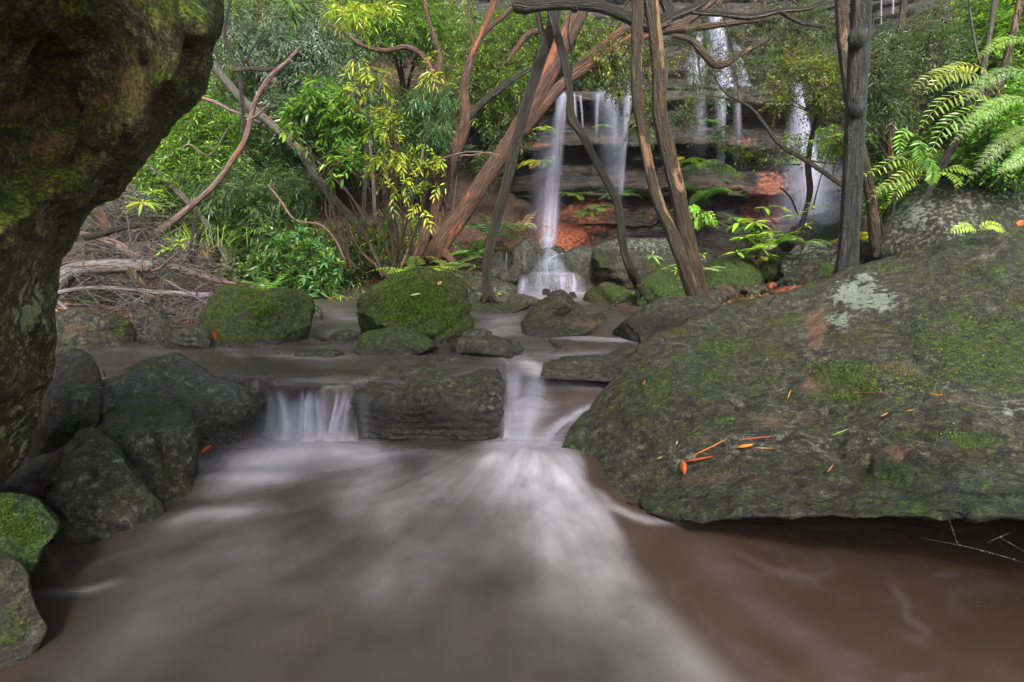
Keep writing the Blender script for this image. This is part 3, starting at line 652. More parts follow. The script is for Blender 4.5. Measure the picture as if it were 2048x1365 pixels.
brown = np.maximum(edge*(.75+.6*fbm(pr, 1.0, 2)), .9*np.exp(-(((qx-1160)/60)**2+((qy-800)/25)**2)))
tag(mk('stream_water', V, [gridfaces(len(wy), len(wx))], M_WATER, loc=(0, 0, 0), attrs={'foam': np.clip(foam*.62, 0, 1), 'flow': flow, 'brown': np.clip(brown, 0, 1)}), 'murky brown stream water with pale drifting foam', kind='structure')

def veil(pts, alpha, layers=2, seed=0, nu=9, nv=40, curv=.35, fade=(.06, .06), us=26, vs=.8, parent=None, name='water_strand', ragged=.0):
    """a strand or curtain of falling water: pts (px,py,width_px,depth)"""
    rng = np.random.default_rng(seed); Vs, Qs, A, Fl, o = [], [], [], [], 0
    for l in range(layers):
        a = np.array(pts, float); Q = catmull(a, nv) if len(a) > 2 else np.stack([np.interp(np.linspace(0, 1, nv), [0, 1], a[:, j]) for j in range(4)], 1)
        Q[:, 0] += rng.normal()*Q[:, 2].mean()*.06*l; wsc = 1-.18*l
        P = W(Q[:, 0], Q[:, 1], Q[:, 3]-.01*l); w = Q[:, 2]*Q[:, 3]/FPX*wsc
        u = np.linspace(-1, 1, nu); t = np.linspace(0, 1, nv)
        V = P[:, None]+np.stack([u[None]*w[:, None]/2, -(1-u[None]**2)*w[:, None]*curv*(1+.5*l), 0*u[None]*w[:, None]], -1)
        al = alpha*(1-u[None]**2)**1.2*(sstep(0, fade[0], t)*(1-sstep(1-fade[1], 1, t)))[:, None]
        Vs.append(V.reshape(-1, 3)); A.append(np.broadcast_to(al, (nv, nu)).ravel())
        Fl.append(np.stack([V[..., 0]*us+l*5, V[..., 2]*vs+l*9, 0*V[..., 0]+seed], -1).reshape(-1, 3)); Qs.append(gridfaces(nv, nu)+o); o += nv*nu
    return mk(name, np.vstack(Vs), [np.vstack(Qs)], M_FALL, parent=parent, attrs={'veil': np.concatenate(A), 'flow': np.vstack(Fl)})

# ------------------------------------------------------------------ cliff
prof = [(560, 8.7), (505, 8.95), (470, 9.1), (452, 9.2), (446, 9.42), (402, 9.45), (390, 9.22), (378, 9.3), (352, 9.62), (305, 9.7), (292, 9.36), (284, 9.34), (272, 9.52), (225, 9.52), (205, 9.28), (192, 9.24), (185, 9.35), (181, 10.2), (172, 10.7), (120, 10.9), (66, 11.0), (48, 10.85), (38, 10.95), (33, 11.6), (-40, 12.0), (-200, 12.6), (-420, 13.2)]
pf = np.array([(W(1024, a, b)[2], b) for a, b in prof]); ns, nx = 330, 420
L = np.r_[0, np.cumsum(np.hypot(*np.diff(pf, axis=0).T))]; s = np.linspace(0, L[-1], ns)
pz = np.interp(s, L, pf[:, 0]); pd = np.interp(s, L, pf[:, 1]); xs = np.linspace(-.9, 13.5, nx)
X, PZ = np.meshgrid(xs, pz); PD = np.broadcast_to(pd[:, None], X.shape)
sh = .25*fbm(np.stack([xs*.5, xs*0, xs*0], -1), 1.0, 3)[None]
Zc = PZ+sh*sstep(1, 2.5, PZ)+.06*fbm(np.stack([X.ravel(), X.ravel()*0, PZ.ravel()], -1), 1.4, 3).reshape(X.shape)
Yc = PD-.9*sstep(5.2, 8, X)-1.2*sstep(8, 12, X)+1.1*sstep(1.0, -.6, X)
Pn = np.stack([X.ravel()*.45, 0*X.ravel(), PZ.ravel()*2.6], -1)
st = fbm(Pn, 1.7, 5, .6).reshape(X.shape); bl = fbm(np.stack([X.ravel(), 0*X.ravel(), PZ.ravel()], -1), 1.1, 4).reshape(X.shape)
steps = np.round((PZ+.15*bl)*1.7+.5*st)/1.7-(PZ+.15*bl)
Yc = Yc-.20*st-.26*bl-.07*np.clip(steps*3, -1, 1)
dark_over = sstep(6.0, 7.5, X)*sstep(3.4, 4.2, PZ); Yc = Yc-1.3*dark_over*np.exp(-((PZ-4.6)/.7)**2)
Vc = np.stack([X, Yc, Zc], -1).reshape(-1, 3); qx, qy = pix(Vc)
warm = blobs(qx, qy, [(1130, 450, 110, 46, .85), (1545, 395, 40, 60, .9), (1210, 420, 60, 20, .6), (1140, 470, 60, 30, .8), (1180, 415, 40, 30, .75), (1090, 420, 60, 14, .5), (1540, 400, 26, 45, 1.0), (1500, 420, 22, 50, .7), (1010, 232, 60, 12, .9), (1060, 290, 50, 6, .8), (1420, 380, 60, 30, .45), (1330, 430, 70, 30, .5), (1490, 285, 40, 14, .5), (1450, 380, 60, 20, .5), (1380, 290, 40, 12, .4), (1300, 380, 60, 12, .4), (1550, 330, 30, 20, .4), (1850, 60, 120, 30, .35)])
green = blobs(qx, qy, [(1900, 250, 300, 200, .8), (1000, 420, 80, 80, .6), (1300, 200, 90, 60, .5), (1400, 370, 90, 60, .35)])
tag(mk('cliff', Vc, [gridfaces(ns, nx)], M_CLIFF, loc=(0, 0, 0), attrs={'warm': warm, 'green': green}), 'dark wet layered sandstone cliff behind the falls', kind='structure')

# ------------------------------------------------------------------ falls
def falls(label, strands, group=None):
    strands = [([(a, b, c, e-.33) for (a, b, c, e) in p], al, kw) for p, al, kw in strands]
    P = W(*strands[0][0][-1][:2], strands[0][0][-1][3]); r = tag(empty('waterfall', P), label, 'waterfall')
    for i, (pts, al, kw) in enumerate(strands): veil(pts, al, parent=r, seed=len(label)+i*3, **kw)
    return r
falls('tall white ribbon of water dropping from the dark ledge onto the orange mound', [
    ([(1128, 186, 30, 9.05), (1116, 250, 25, 8.95), (1108, 330, 28, 8.9), (1100, 420, 32, 8.85), (1094, 500, 38, 8.6)], .5, dict(layers=3, fade=(.02, .1))),
    ([(1146, 186, 12, 9.05), (1150, 225, 10, 9.0), (1152, 262, 7, 9.0)], .5, {}), ([(1160, 190, 8, 9.05), (1164, 230, 6, 9.0), (1166, 270, 5, 9.0)], .45, {}),
    ([(1100, 230, 60, 8.9), (1090, 400, 80, 8.8), (1085, 495, 90, 8.6)], .16, dict(fade=(.3, .2))), ([(1094, 470, 40, 8.6), (1092, 510, 40, 8.3)], .5, dict(fade=(.3, .3)))])
falls('broad soft curtain of falling water beside the narrow ribbon, left of the twin brown trunks', [
    ([(1200, 184, 44, 9.05), (1212, 215, 60, 8.98), (1222, 300, 60, 8.95), (1228, 420, 56, 8.9)], .34, dict(layers=2, fade=(.03, .4))),
    ([(1195, 188, 14, 9.05), (1193, 240, 10, 8.98), (1192, 300, 8, 8.96)], .4, dict(fade=(.03, .5))),
    ([(1258, 172, 26, 9.05), (1250, 250, 18, 8.9), (1244, 330, 16, 8.9), (1238, 410, 14, 8.85)], .5, dict(layers=2, fade=(.03, .2))),
    ([(1232, 60, 30, 10.9), (1236, 120, 44, 10.8), (1238, 180, 50, 10.2)], .45, dict(fade=(.2, .1)))])
falls('two tiered fall dropping from the upper ledge past the bent mossy branch', [
    ([(1426, 36, 40, 10.8), (1432, 80, 46, 10.7), (1440, 150, 52, 10.6), (1446, 185, 56, 10.2)], .75, dict(layers=3, fade=(.03, .05))),
    ([(1395, 60, 24, 10.9), (1392, 120, 40, 10.7), (1390, 175, 44, 10.4)], .6, {}), ([(1470, 90, 24, 10.9), (1480, 150, 30, 10.6), (1490, 180, 40, 10.3)], .5, {}),
    ([(1440, 182, 30, 9.15), (1441, 260, 22, 9.0), (1440, 320, 20, 8.98), (1438, 372, 20, 8.95)], .5, dict(layers=2, fade=(.03, .3))),
    ([(1474, 184, 16, 9.15), (1474, 270, 22, 9.0), (1470, 340, 26, 8.98)], .3, dict(fade=(.03, .5))), ([(1400, 180, 26, 9.15), (1396, 260, 40, 9.0), (1396, 330, 50, 8.98)], .28, dict(fade=(.03, .5)))])
falls('wide misty fall behind the dark curved sapling, left of the blue-grey trunk', [
    ([(1592, 150, 18, 9.3), (1594, 200, 28, 8.95), (1598, 280, 60, 8.7), (1606, 380, 96, 8.5), (1610, 480, 124, 8.3)], .6, dict(layers=3, fade=(.06, .15))),
    ([(1590, 240, 80, 8.6), (1600, 400, 170, 8.3), (1605, 490, 200, 8.1)], .25, dict(fade=(.4, .2))), ([(1650, 300, 60, 8.5), (1660, 420, 120, 8.3), (1660, 480, 130, 8.2)], .22, dict(fade=(.4, .2)))])
falls('thin trickle down the cliff right of the big dark trunk top', [([(1762, 0, 4, 9.4), (1762, 52, 4, 9.3)], .5, {}), ([(1786, 0, 5, 9.4), (1786, 30, 4, 9.3)], .5, {})])

def sheet(rows, alpha_edge=.32, seed=0, nu=48, name='cascade_water', parent=None, us=14, vs=3, bul=.05, per=8):
    """water draped over steps: rows (py,d,pxL,pxR,alpha) from bottom to top"""
    a = np.array(rows, float); k = (len(a)-1)*per+1; t = np.linspace(0, len(a)-1, k); R = np.stack([np.interp(t, np.arange(len(a)), a[:, j]) for j in range(5)], 1)
    u = np.linspace(0, 1, nu); PX = R[:, 2, None]*(1-u)+R[:, 3, None]*u
    V = W(PX, R[:, :1]+0*PX, R[:, 1:2]+0*PX); V[..., 1] -= bul*np.sin(PI*u)[None]; V = V.reshape(-1, 3)
    V = V+np.stack([0*V[:, 0], -.03*fbm(V, 3.5, 3), .02*fbm(V+5, 3, 2)], 1)
    al = R[:, 4, None]*(sstep(0, alpha_edge, u)*(1-sstep(1-alpha_edge, 1, u)))[None]
    return mk(name, V, [gridfaces(k, nu)], M_FALL, parent=parent, attrs={'veil': al.ravel(), 'flow': np.stack([V[:, 0]*us, V[:, 2]*vs, V[:, 1]*2], 1)})
cas = tag(empty('cascade', W(1110, 592, 6.9)), 'white stepped cascade spreading over dark rocks at the foot of the falls', 'cascade')
sheet([(594, 6.72, 1028, 1192, .4), (588, 6.78, 1034, 1190, .5), (570, 6.84, 1040, 1180, .42), (552, 6.90, 1046, 1168, .55), (546, 6.98, 1052, 1160, .8), (543, 7.16, 1056, 1150, .6)], parent=cas)
sheet([(548, 7.12, 1050, 1150, .4), (536, 7.18, 1062, 1138, .5), (522, 7.26, 1072, 1128, .75), (514, 7.42, 1078, 1126, .6), (505, 7.6, 1082, 1120, .5), (492, 7.9, 1084, 1116, .5)], parent=cas, seed=3)
veil([(1120, 544, 6, 6.9), (1123, 565, 9, 6.86), (1126, 592, 12, 6.8)], .55, parent=cas, fade=(.3, .4)); veil([(1144, 544, 7, 6.95), (1149, 565, 9, 6.88), (1146, 594, 13, 6.8)], .6, parent=cas, fade=(.3, .4))
veil([(1130, 506, 12, 7.4), (1110, 512, 10, 7.35), (1090, 524, 10, 7.25)], .6, parent=cas); veil([(1050, 548, 20, 6.9), (1040, 596, 36, 6.75)], .35, parent=cas, fade=(.4, .4))
veil([(1012, 498, 3, 7.3), (1013, 515, 3, 7.25), (1011, 536, 4, 7.2)], .3, parent=cas, fade=(.4, .4)); veil([(1049, 498, 2, 7.4), (1048, 520, 3, 7.3), (1050, 545, 3, 7.2)], .35, parent=cas, fade=(.4, .4))

lip = tag(empty('small_waterfall', W(620, 885, 2.5)), 'low silky fall pouring through the gap left of the flat block', 'waterfall')
for i, (x, x2, w, al) in enumerate([(620, 615, 130, .26), (560, 576, 12, .6), (566, 578, 26, .28), (608, 606, 9, .8), (617, 612, 8, 1.0), (626, 625, 12, .9), (633, 640, 9, .6), (646, 646, 20, .3), (676, 664, 9, .9), (692, 676, 14, .85), (702, 690, 9, .5), (600, 592, 20, .2), (726, 732, 22, .12), (640, 640, 80, .16), (545, 546, 18, .25)]):
    w *= 1.25; al *= .72
    w *= 1.3; al *= .62
    j = .5*math.sin(i*5.3); k = .5*math.cos(i*3.1)
    veil([(x-1+k, 771+3*j, w*.6, 2.60), (x+k*2, 784+5*j, w*(.8+.2*k), 2.54), (x*.6+x2*.4-3*j, 812, w*(1+.25*j), 2.50-.015*k), (x2+2*k, 850+6*k, w*1.3, 2.47-.02*k), (x2+4*j, 888+9*j, w*(1.7+.3*k), 2.45-.03*k)], al, parent=lip, seed=i, layers=2, fade=(.30, .35), us=60, vs=3, curv=.5)
chute = tag(empty('chute', W(1040, 880, 2.6)), 'smooth white chute of water sliding down between flat block and large boulder', 'rapids')
for i, (p, al) in enumerate([([(1040, 722, 20, 3.2), (1028, 770, 24, 2.88), (1018, 830, 26, 2.66), (1014, 890, 34, 2.5)], .5), ([(1075, 742, 34, 3.05), (1062, 800, 40, 2.78), (1044, 860, 44, 2.58), (1040, 900, 60, 2.45)], .5), ([(1090, 748, 20, 3.06), (1140, 752, 14, 3.07), (1230, 760, 10, 3.05)], .0),
                          ([(1200, 800, 12, 2.85), (1130, 842, 14, 2.68), (1070, 900, 24, 2.46)], .5)]):
    if al: veil([(a_, b_, w_*1.5, d_) for a_, b_, w_, d_ in p], al*.6, parent=chute, seed=i+40, fade=(.25, .25), us=30, vs=3, curv=.25)
# ------------------------------------------------------------------ boulders and rocks
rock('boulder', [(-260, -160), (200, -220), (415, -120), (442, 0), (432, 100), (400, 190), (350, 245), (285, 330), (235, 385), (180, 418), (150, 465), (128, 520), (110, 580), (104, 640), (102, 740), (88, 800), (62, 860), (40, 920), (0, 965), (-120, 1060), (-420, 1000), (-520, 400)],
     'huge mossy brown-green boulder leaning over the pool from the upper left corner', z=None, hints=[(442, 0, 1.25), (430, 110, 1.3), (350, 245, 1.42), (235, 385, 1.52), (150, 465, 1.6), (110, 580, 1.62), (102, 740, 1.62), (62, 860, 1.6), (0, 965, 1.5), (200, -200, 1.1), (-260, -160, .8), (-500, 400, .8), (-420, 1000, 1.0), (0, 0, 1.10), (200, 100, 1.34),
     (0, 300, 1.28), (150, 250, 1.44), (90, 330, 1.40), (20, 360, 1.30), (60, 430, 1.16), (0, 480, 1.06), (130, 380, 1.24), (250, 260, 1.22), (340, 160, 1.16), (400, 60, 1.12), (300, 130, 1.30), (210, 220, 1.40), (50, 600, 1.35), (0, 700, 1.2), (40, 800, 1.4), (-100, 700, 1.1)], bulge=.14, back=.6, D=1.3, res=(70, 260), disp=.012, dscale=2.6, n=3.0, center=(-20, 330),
     moss=.55, wet=.25, lime=-.2, mossb=[(330, 170, 100, 60, .75), (200, 310, 120, 60, .75), (60, 420, 120, 60, .7), (40, 60, 90, 90, .8), (30, 260, 60, 80, .7)], warmb=[(210, 150, 150, 110, .5), (100, 300, 160, 60, .45), (60, 220, 90, 60, .4)], darkb=[(60, 340, 180, 26, .3)], wetb=[(60, 560, 80, 120, .9), (30, 850, 60, 120, .8)], paleb=[(120, 430, 30, 40, .25), (60, 620, 60, 140, .5), (40, 860, 60, 80, .5)], seed=2, fine=1.6, facets=0, mat=M_BRIGHTENED, grooves=[([(430, 90), (330, 190), (200, 300), (60, 380), (-60, 430)], 26, .03), ([(120, 520), (60, 600), (40, 720)], 16, .04), ([(100, 780), (40, 820), (-20, 900)], 16, .04)])
rock('boulder', [(1112, 905), (1150, 845), (1190, 800), (1240, 745), (1285, 690), (1345, 655), (1440, 618), (1540, 592), (1620, 570), (1700, 540), (1800, 508), (1920, 478), (2048, 452), (2250, 420), (2500, 520), (2560, 800), (2450, 1040), (2250, 1060), (2048, 1036), (1850, 1034), (1650, 1032), (1500, 1034), (1380, 1042), (1270, 1020), (1190, 990), (1150, 950)],
     'enormous lichen and moss covered boulder filling the right foreground', z=None, hints=[(1112, 905, 2.40), (1150, 950, 2.30), (1190, 990, 2.0), (1270, 1020, 1.83), (1380, 1040, 1.66), (1500, 1034, 1.52), (1650, 1032, 1.42), (1850, 1034, 1.33), (2048, 1036, 1.28), (2250, 1050, 1.24), (2560, 800, 1.8), (2500, 520, 2.8), (2250, 420, 3.2),
     (1190, 800, 2.72), (1285, 690, 3.0), (1440, 618, 3.25), (1620, 570, 3.35), (1800, 508, 3.35), (2048, 452, 3.2), (1250, 900, 2.22), (1400, 800, 2.42), (1500, 900, 1.98), (1700, 900, 1.86), (1500, 700, 2.85), (1700, 700, 2.55), (1900, 700, 2.35), (1900, 850, 1.85), (2048, 600, 2.65), (1600, 960, 1.72), (1900, 960, 1.50), (1350, 950, 1.98), (1700, 1000, 1.47), (1850, 560, 3.0), (2200, 850, 1.75)],
     bulge=.04, back=.9, D=2.2, res=(110, 420), disp=.012, dscale=1.6, n=5, center=(1700, 840), moss=.43, wet=.32, warm=.08, pale=.10, lime=.0,
     mossb=[(1300, 780, 110, 100, .62), (1450, 700, 160, 70, .55), (1700, 760, 120, 60, .66), (1950, 700, 200, 130, .72), (1620, 640, 90, 40, .45), (1950, 880, 140, 50, .6), (1560, 960, 60, 30, .6), (2000, 560, 120, 60, .5)],
     warmb=[(1630, 660, 30, 60, .75), (1625, 770, 34, 26, .7), (1800, 740, 60, 20, .65), (1900, 790, 60, 24, .55), (1470, 880, 120, 26, .42), (1560, 840, 110, 30, .45), (1800, 900, 80, 30, .4), (1790, 910, 26, 16, .7), (1420, 960, 160, 26, .45), (1700, 560, 60, 10, .4)],
     paleb=[(1715, 590, 60, 34, .85), (1760, 600, 40, 26, .8), (1680, 640, 28, 20, .75), (1730, 556, 40, 12, .7), (1400, 900, 240, 50, .30), (1600, 890, 160, 40, .34), (2010, 822, 60, 22, .5), (1700, 985, 300, 22, .25), (1900, 780, 30, 20, .4)],
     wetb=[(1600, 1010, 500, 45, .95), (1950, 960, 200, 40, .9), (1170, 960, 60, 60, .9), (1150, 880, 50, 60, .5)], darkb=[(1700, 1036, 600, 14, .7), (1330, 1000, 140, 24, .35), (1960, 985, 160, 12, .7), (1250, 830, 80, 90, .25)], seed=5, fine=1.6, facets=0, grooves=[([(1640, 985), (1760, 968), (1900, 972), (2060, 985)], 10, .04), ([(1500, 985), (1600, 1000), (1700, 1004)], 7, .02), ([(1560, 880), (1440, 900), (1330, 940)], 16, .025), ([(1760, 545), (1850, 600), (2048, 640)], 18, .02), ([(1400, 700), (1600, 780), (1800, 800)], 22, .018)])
rock('flat_rock', [(664, 800), (676, 760), (730, 726), (850, 712), (940, 716), (985, 724), (1006, 752), (1010, 800), (1004, 850), (985, 880), (900, 884), (780, 882), (700, 876), (664, 845)],
     'flat squared block mid stream with water sheeting over its top', z=.0, hints=[(660, 780, 2.66), (660, 840, 2.66), (700, 900, 2.62), (850, 905, 2.60), (1000, 890, 2.62), (700, 840, 2.62), (850, 840, 2.60), (1000, 840, 2.60), (705, 790, 2.60), (850, 792, 2.585), (990, 786, 2.60), (705, 776, 2.65), (850, 777, 2.64), (985, 768, 2.70), (740, 730, 3.12), (850, 728, 3.14), (970, 732, 3.10), (720, 712, 3.3), (850, 706, 3.42), (950, 712, 3.36)],
     bulge=.05, back=.35, D=2.6, res=(60, 190), n=6, disp=.016, dscale=3, moss=.12, wet=.5, wetb=[(860, 745, 160, 24, 1.0)], center=(860, 800), strata=.012, sfreq=24, warmb=[(850, 745, 140, 26, .32)], darkb=[(740, 835, 100, 38, 1.3), (850, 838, 110, 38, 1.3), (940, 842, 60, 34, 1.0)], paleb=[(985, 800, 16, 40, .4)], mossb=[(990, 820, 20, 50, .4)], seed=3, facets=0, fine=.7)  # dark spots put shade into the colour of the upright front
rock('rock', [(204, 745), (240, 712), (310, 698), (380, 722), (440, 752), (500, 768), (548, 800), (552, 850), (530, 880), (470, 888), (400, 885), (300, 880), (220, 840), (200, 790)], 'long dark rock with a wet shiny snout left of the low fall', z=0, D=2.40, bulge=.2, back=.4, tilt=.42, n=2.6, res=(36, 110), disp=.05,
     moss=.26, mossn=.15, pale=.24, fine=1.4, grooves=[([(330, 720), (420, 790), (440, 860)], 14, .03)], mossb=[(290, 730, 90, 30, .6)], wet=.5, wetb=[(440, 770, 130, 40, 1.0)], darkb=[(470, 860, 120, 30, .8), (300, 860, 100, 30, .7)], warmb=[(215, 740, 10, 18, .5)], seed=4)
rock('rock', [(192, 880), (215, 815), (270, 780), (325, 776), (372, 815), (390, 870), (396, 940), (372, 985), (330, 1008), (270, 990), (180, 985), (150, 930)], 'rounded grey-brown rock standing over the pool at the left, above the split rock', z=None, D=1.86, bulge=.18, back=.38, tilt=.16, n=2.5, res=(40, 120), disp=.05, moss=.36, mossn=.2, pale=.26, mossb=[(220, 880, 60, 60, .6)], wet=.3, wetb=[(240, 880, 100, 60, .6), (350, 860, 50, 60, .7)], darkb=[(230, 965, 90, 36, .9)], seed=6, fine=1.5, grooves=[([(330, 790), (300, 870), (330, 960)], 12, .03), ([(220, 900), (280, 940)], 10, .03)])
rock('rock', [(58, 958), (110, 905), (180, 860), (240, 900), (300, 985), (325, 1010), (322, 1060), (290, 1120), (255, 1152), (190, 1172), (110, 1175), (62, 1140), (70, 1040)], 'wet undercut rock at the waterline below the rounded grey-brown rock', z=0, D=1.50, bulge=.20, back=.4, tilt=.30, n=2.5, res=(44, 120), disp=.09, moss=.3, mossn=.15, pale=.25, fine=1.5, grooves=[([(110, 1040), (200, 1050), (300, 1090)], 12, .04)], mossb=[(120, 940, 70, 40, .6)], wet=.5, wetb=[(270, 1040, 60, 80, 1.0)], warmb=[(110, 1080, 90, 20, .5), (60, 960, 60, 30, .5)], darkb=[(150, 1140, 120, 40, 1.0), (120, 1000, 60, 50, .5)], seed=8)
rock('rock', [(52, 880), (70, 780), (85, 715), (130, 695), (175, 705), (200, 750), (206, 800), (190, 850), (150, 880), (90, 900)], 'round brown rock wedged between the leaning boulder and the shiny snouted rock', z=None, D=2.05, bulge=.16, back=.35, tilt=.2, res=(30, 90), disp=.04, moss=.26, warm=.25, mossb=[(150, 840, 60, 24, .65)], wet=.3, darkb=[(90, 880, 80, 30, .8)], seed=9)
rock('rock', [(-60, 1000), (20, 988), (70, 1000), (110, 1030), (124, 1052), (90, 1090), (50, 1130), (-40, 1150), (-120, 1080)], 'bright green mossy rock at the left edge of the photo', z=None, D=1.18, bulge=.12, back=.35, tilt=.12, res=(30, 90), disp=.03, moss=.74, lime=.4, wet=.35, seed=10)
rock('rock', [(-80, 1120), (10, 1105), (52, 1132), (66, 1190), (80, 1230), (94, 1262), (60, 1310), (0, 1345), (-120, 1360), (-160, 1220)], 'wet pebbly rock dipping into the water in the lower left corner', z=0, D=.98, bulge=.12, back=.3, tilt=.14, res=(34, 100), disp=.03, moss=.38, wet=.6, wetb=[(60, 1270, 60, 50, 1.0)], seed=11, ext=.15)
rock('rock', [(-60, 950), (30, 925), (130, 900), (200, 940), (210, 1010), (140, 1060), (40, 1050), (-80, 1040)], 'rusty brown rock in the dark hollow below the leaning boulder', z=None, D=1.9, bulge=.1, back=.3, tilt=.1, res=(20, 60), moss=.1, warm=.45, dark=.3, wet=.4, seed=12)
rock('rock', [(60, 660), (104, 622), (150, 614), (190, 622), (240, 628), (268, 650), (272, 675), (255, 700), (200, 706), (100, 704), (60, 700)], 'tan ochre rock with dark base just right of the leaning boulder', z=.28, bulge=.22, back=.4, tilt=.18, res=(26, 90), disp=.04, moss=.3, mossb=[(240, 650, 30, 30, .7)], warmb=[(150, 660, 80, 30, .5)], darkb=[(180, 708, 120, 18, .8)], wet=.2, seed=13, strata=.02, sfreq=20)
rock('rock', [(100, 625), (128, 596), (160, 590), (195, 576), (222, 585), (240, 612), (252, 640), (180, 650), (100, 650)], 'mossy grey rock behind and above the tan ochre rock', z=None, D=4.7, bulge=.25, back=.4, res=(20, 70), moss=.5, seed=14)
rock('rock', [(272, 640), (290, 614), (318, 610), (336, 640), (338, 664), (300, 672), (274, 668)], 'small wet grey rock under the brushwood', z=.3, res=(16, 60), moss=.25, wet=.5, strata=.015, seed=15)
rock('rock', [(325, 690), (340, 658), (372, 645), (402, 652), (418, 676), (415, 694), (370, 700)], 'small streaked rock just left of the squat mossy boulder', z=.3, res=(16, 60), moss=.3, wet=.6, strata=.02, sfreq=26, seed=16)
rock('rock', [(275, 672), (300, 640), (345, 642), (342, 668), (320, 690), (280, 690)], 'low dark rock in front of the small wet grey rock', z=.3, res=(14, 50), moss=.2, wet=.6, dark=.3, seed=17)
rock('rock', [(335, 640), (360, 600), (420, 590), (440, 640), (420, 668), (370, 660)], 'shaded rock in the gap behind the squat mossy boulder', z=None, D=5.4, res=(14, 50), moss=.4, dark=.3, seed=18)
rock('rock', [(402, 640), (404, 600), (430, 578), (480, 570), (530, 580), (575, 578), (608, 584), (628, 606), (628, 640), (618, 668), (612, 690), (560, 692), (430, 697), (410, 675)], 'squat mossy boulder at the left bank with a scoop in its face', z=.3, bulge=.24, back=.5, tilt=.32, n=2.8, res=(36, 120), disp=.055, moss=.62, mossn=.1, lime=-.1, wet=.25, darkb=[(540, 680, 90, 18, .7), (425, 690, 24, 20, .6)], seed=19)
rock('rock', [(596, 606), (630, 610), (645, 624), (640, 640), (620, 644)], 'small pale rock peeping from behind the squat mossy boulder', z=.32, res=(12, 40), moss=.1, wet=.6, seed=20)
rock('rock', [(718, 620), (728, 585), (760, 552), (820, 536), (880, 541), (928, 560), (936, 590), (948, 640), (948, 668), (900, 682), (850, 690), (760, 680), (725, 660)], 'big bright green mossy boulder in the middle of the stream', z=.31, bulge=.30, back=.6, tilt=.34, n=2.7, res=(48, 160), disp=.06, moss=.88, mossn=.15, lime=-.15, wet=.15, darkb=[(850, 660, 60, 10, .6), (930, 640, 30, 30, .3)], warmb=[(920, 590, 30, 30, .3)], strata=.02, sfreq=7, seed=21, grooves=[([(840, 650), (890, 620), (940, 590)], 5, .03), ([(850, 690), (900, 655), (950, 625)], 5, .03)])
rock('rock', [(712, 690), (726, 664), (770, 657), (820, 662), (862, 680), (888, 705), (820, 714), (730, 712)], 'low dark green rock in front of the bright mossy boulder', z=.30, bulge=.12, back=.3, tilt=.15, res=(26, 90), moss=.55, wet=.5, darkb=[(800, 712, 100, 9, .8)], seed=22)
rock('rock', [(893, 690), (915, 676), (960, 672), (1008, 674), (1028, 684), (1030, 700), (1022, 718), (960, 714), (900, 704)], 'low dark rock right of the dark green one, above the flat block', z=.30, bulge=.12, back=.28, tilt=.14, res=(24, 80), moss=.15, wet=.6, dark=.2, seed=23)
rock('stone', [(1012, 690), (1028, 674), (1044, 690), (1046, 702), (1030, 712), (1014, 706)], 'small dark stone leaning on the right end of the low dark rock', z=.30, res=(14, 50), moss=.1, wet=.7, dark=.4, seed=24)
rock('rock', [(915, 570), (940, 554), (985, 552), (1020, 566), (1045, 590), (1000, 604), (920, 604)], 'rounded mossy rock behind the thin dark trunk beside the cascade', z=.36, bulge=.25, tilt=.3, res=(22, 70), moss=.5, pale=.3, seed=25)
rock('flat_rock', [(938, 618), (950, 603), (1000, 603), (1060, 614), (1062, 622), (1030, 630), (980, 636), (940, 636)], 'low flat wet rock right of the bright mossy boulder', z=.33, bulge=.12, tilt=.5, res=(18, 70), moss=.35, wet=.5, seed=26)
rock('flat_rock', [(1014, 600), (1020, 588), (1060, 592), (1086, 600), (1082, 612), (1040, 616), (1016, 612)], 'flat brown slab just below the cascade', z=.38, bulge=.12, tilt=.3, res=(14, 60), moss=.1, warm=.3, wet=.3, seed=27)
rock('rock', [(1038, 646), (1060, 620), (1100, 590), (1128, 584), (1150, 600), (1140, 625), (1100, 640), (1060, 655)], 'slanting grey rock left of the knobbly one below the cascade', z=.32, bulge=.16, tilt=.3, res=(20, 70), moss=.3, wet=.2, seed=28)
rock('rock', [(1085, 640), (1096, 612), (1140, 600), (1160, 606), (1180, 622), (1176, 636), (1120, 646)], 'knobbly dark mossy rock above the long flat tan rock', z=.33, bulge=.16, tilt=.2, res=(20, 70), moss=.35, wet=.2, seed=29)
rock('flat_rock', [(1022, 664), (1040, 645), (1090, 636), (1160, 630), (1215, 626), (1242, 640), (1235, 660), (1200, 668), (1120, 671), (1040, 672)], 'long flat tan rock lying along the water edge', z=.31, bulge=.14, tilt=.5, n=3, res=(26, 110), moss=.25, mossb=[(1070, 658, 60, 12, .5)], warmb=[(1190, 650, 60, 16, .6)], wet=.25, strata=.012, sfreq=30, seed=30)
rock('rock', [(1160, 610), (1172, 585), (1205, 568), (1235, 570), (1268, 588), (1275, 620), (1240, 636), (1180, 636)], 'small domed mossy rock left of the round mossy boulder', z=None, D=5.7, bulge=.2, res=(24, 80), moss=.8, warmb=[(1200, 600, 20, 24, .4)], seed=31)
rock('stone', [(1082, 592), (1088, 576), (1100, 580), (1101, 594)], 'small sharp black stone at the foot of the cascade', z=.40, res=(8, 30), dark=.8, moss=0, disp=.08, seed=32)
rock('stone', [(1086, 600), (1098, 586), (1130, 578), (1142, 588), (1130, 600)], 'pale flat stone behind the slanting grey rock', z=.38, res=(12, 40), moss=.4, pale=.3, seed=33)
rock('stone', [(1130, 600), (1138, 586), (1152, 586), (1160, 604)], 'small dull stone beside the pale flat stone', z=.38, res=(10, 36), moss=.2, dark=.3, seed=34)
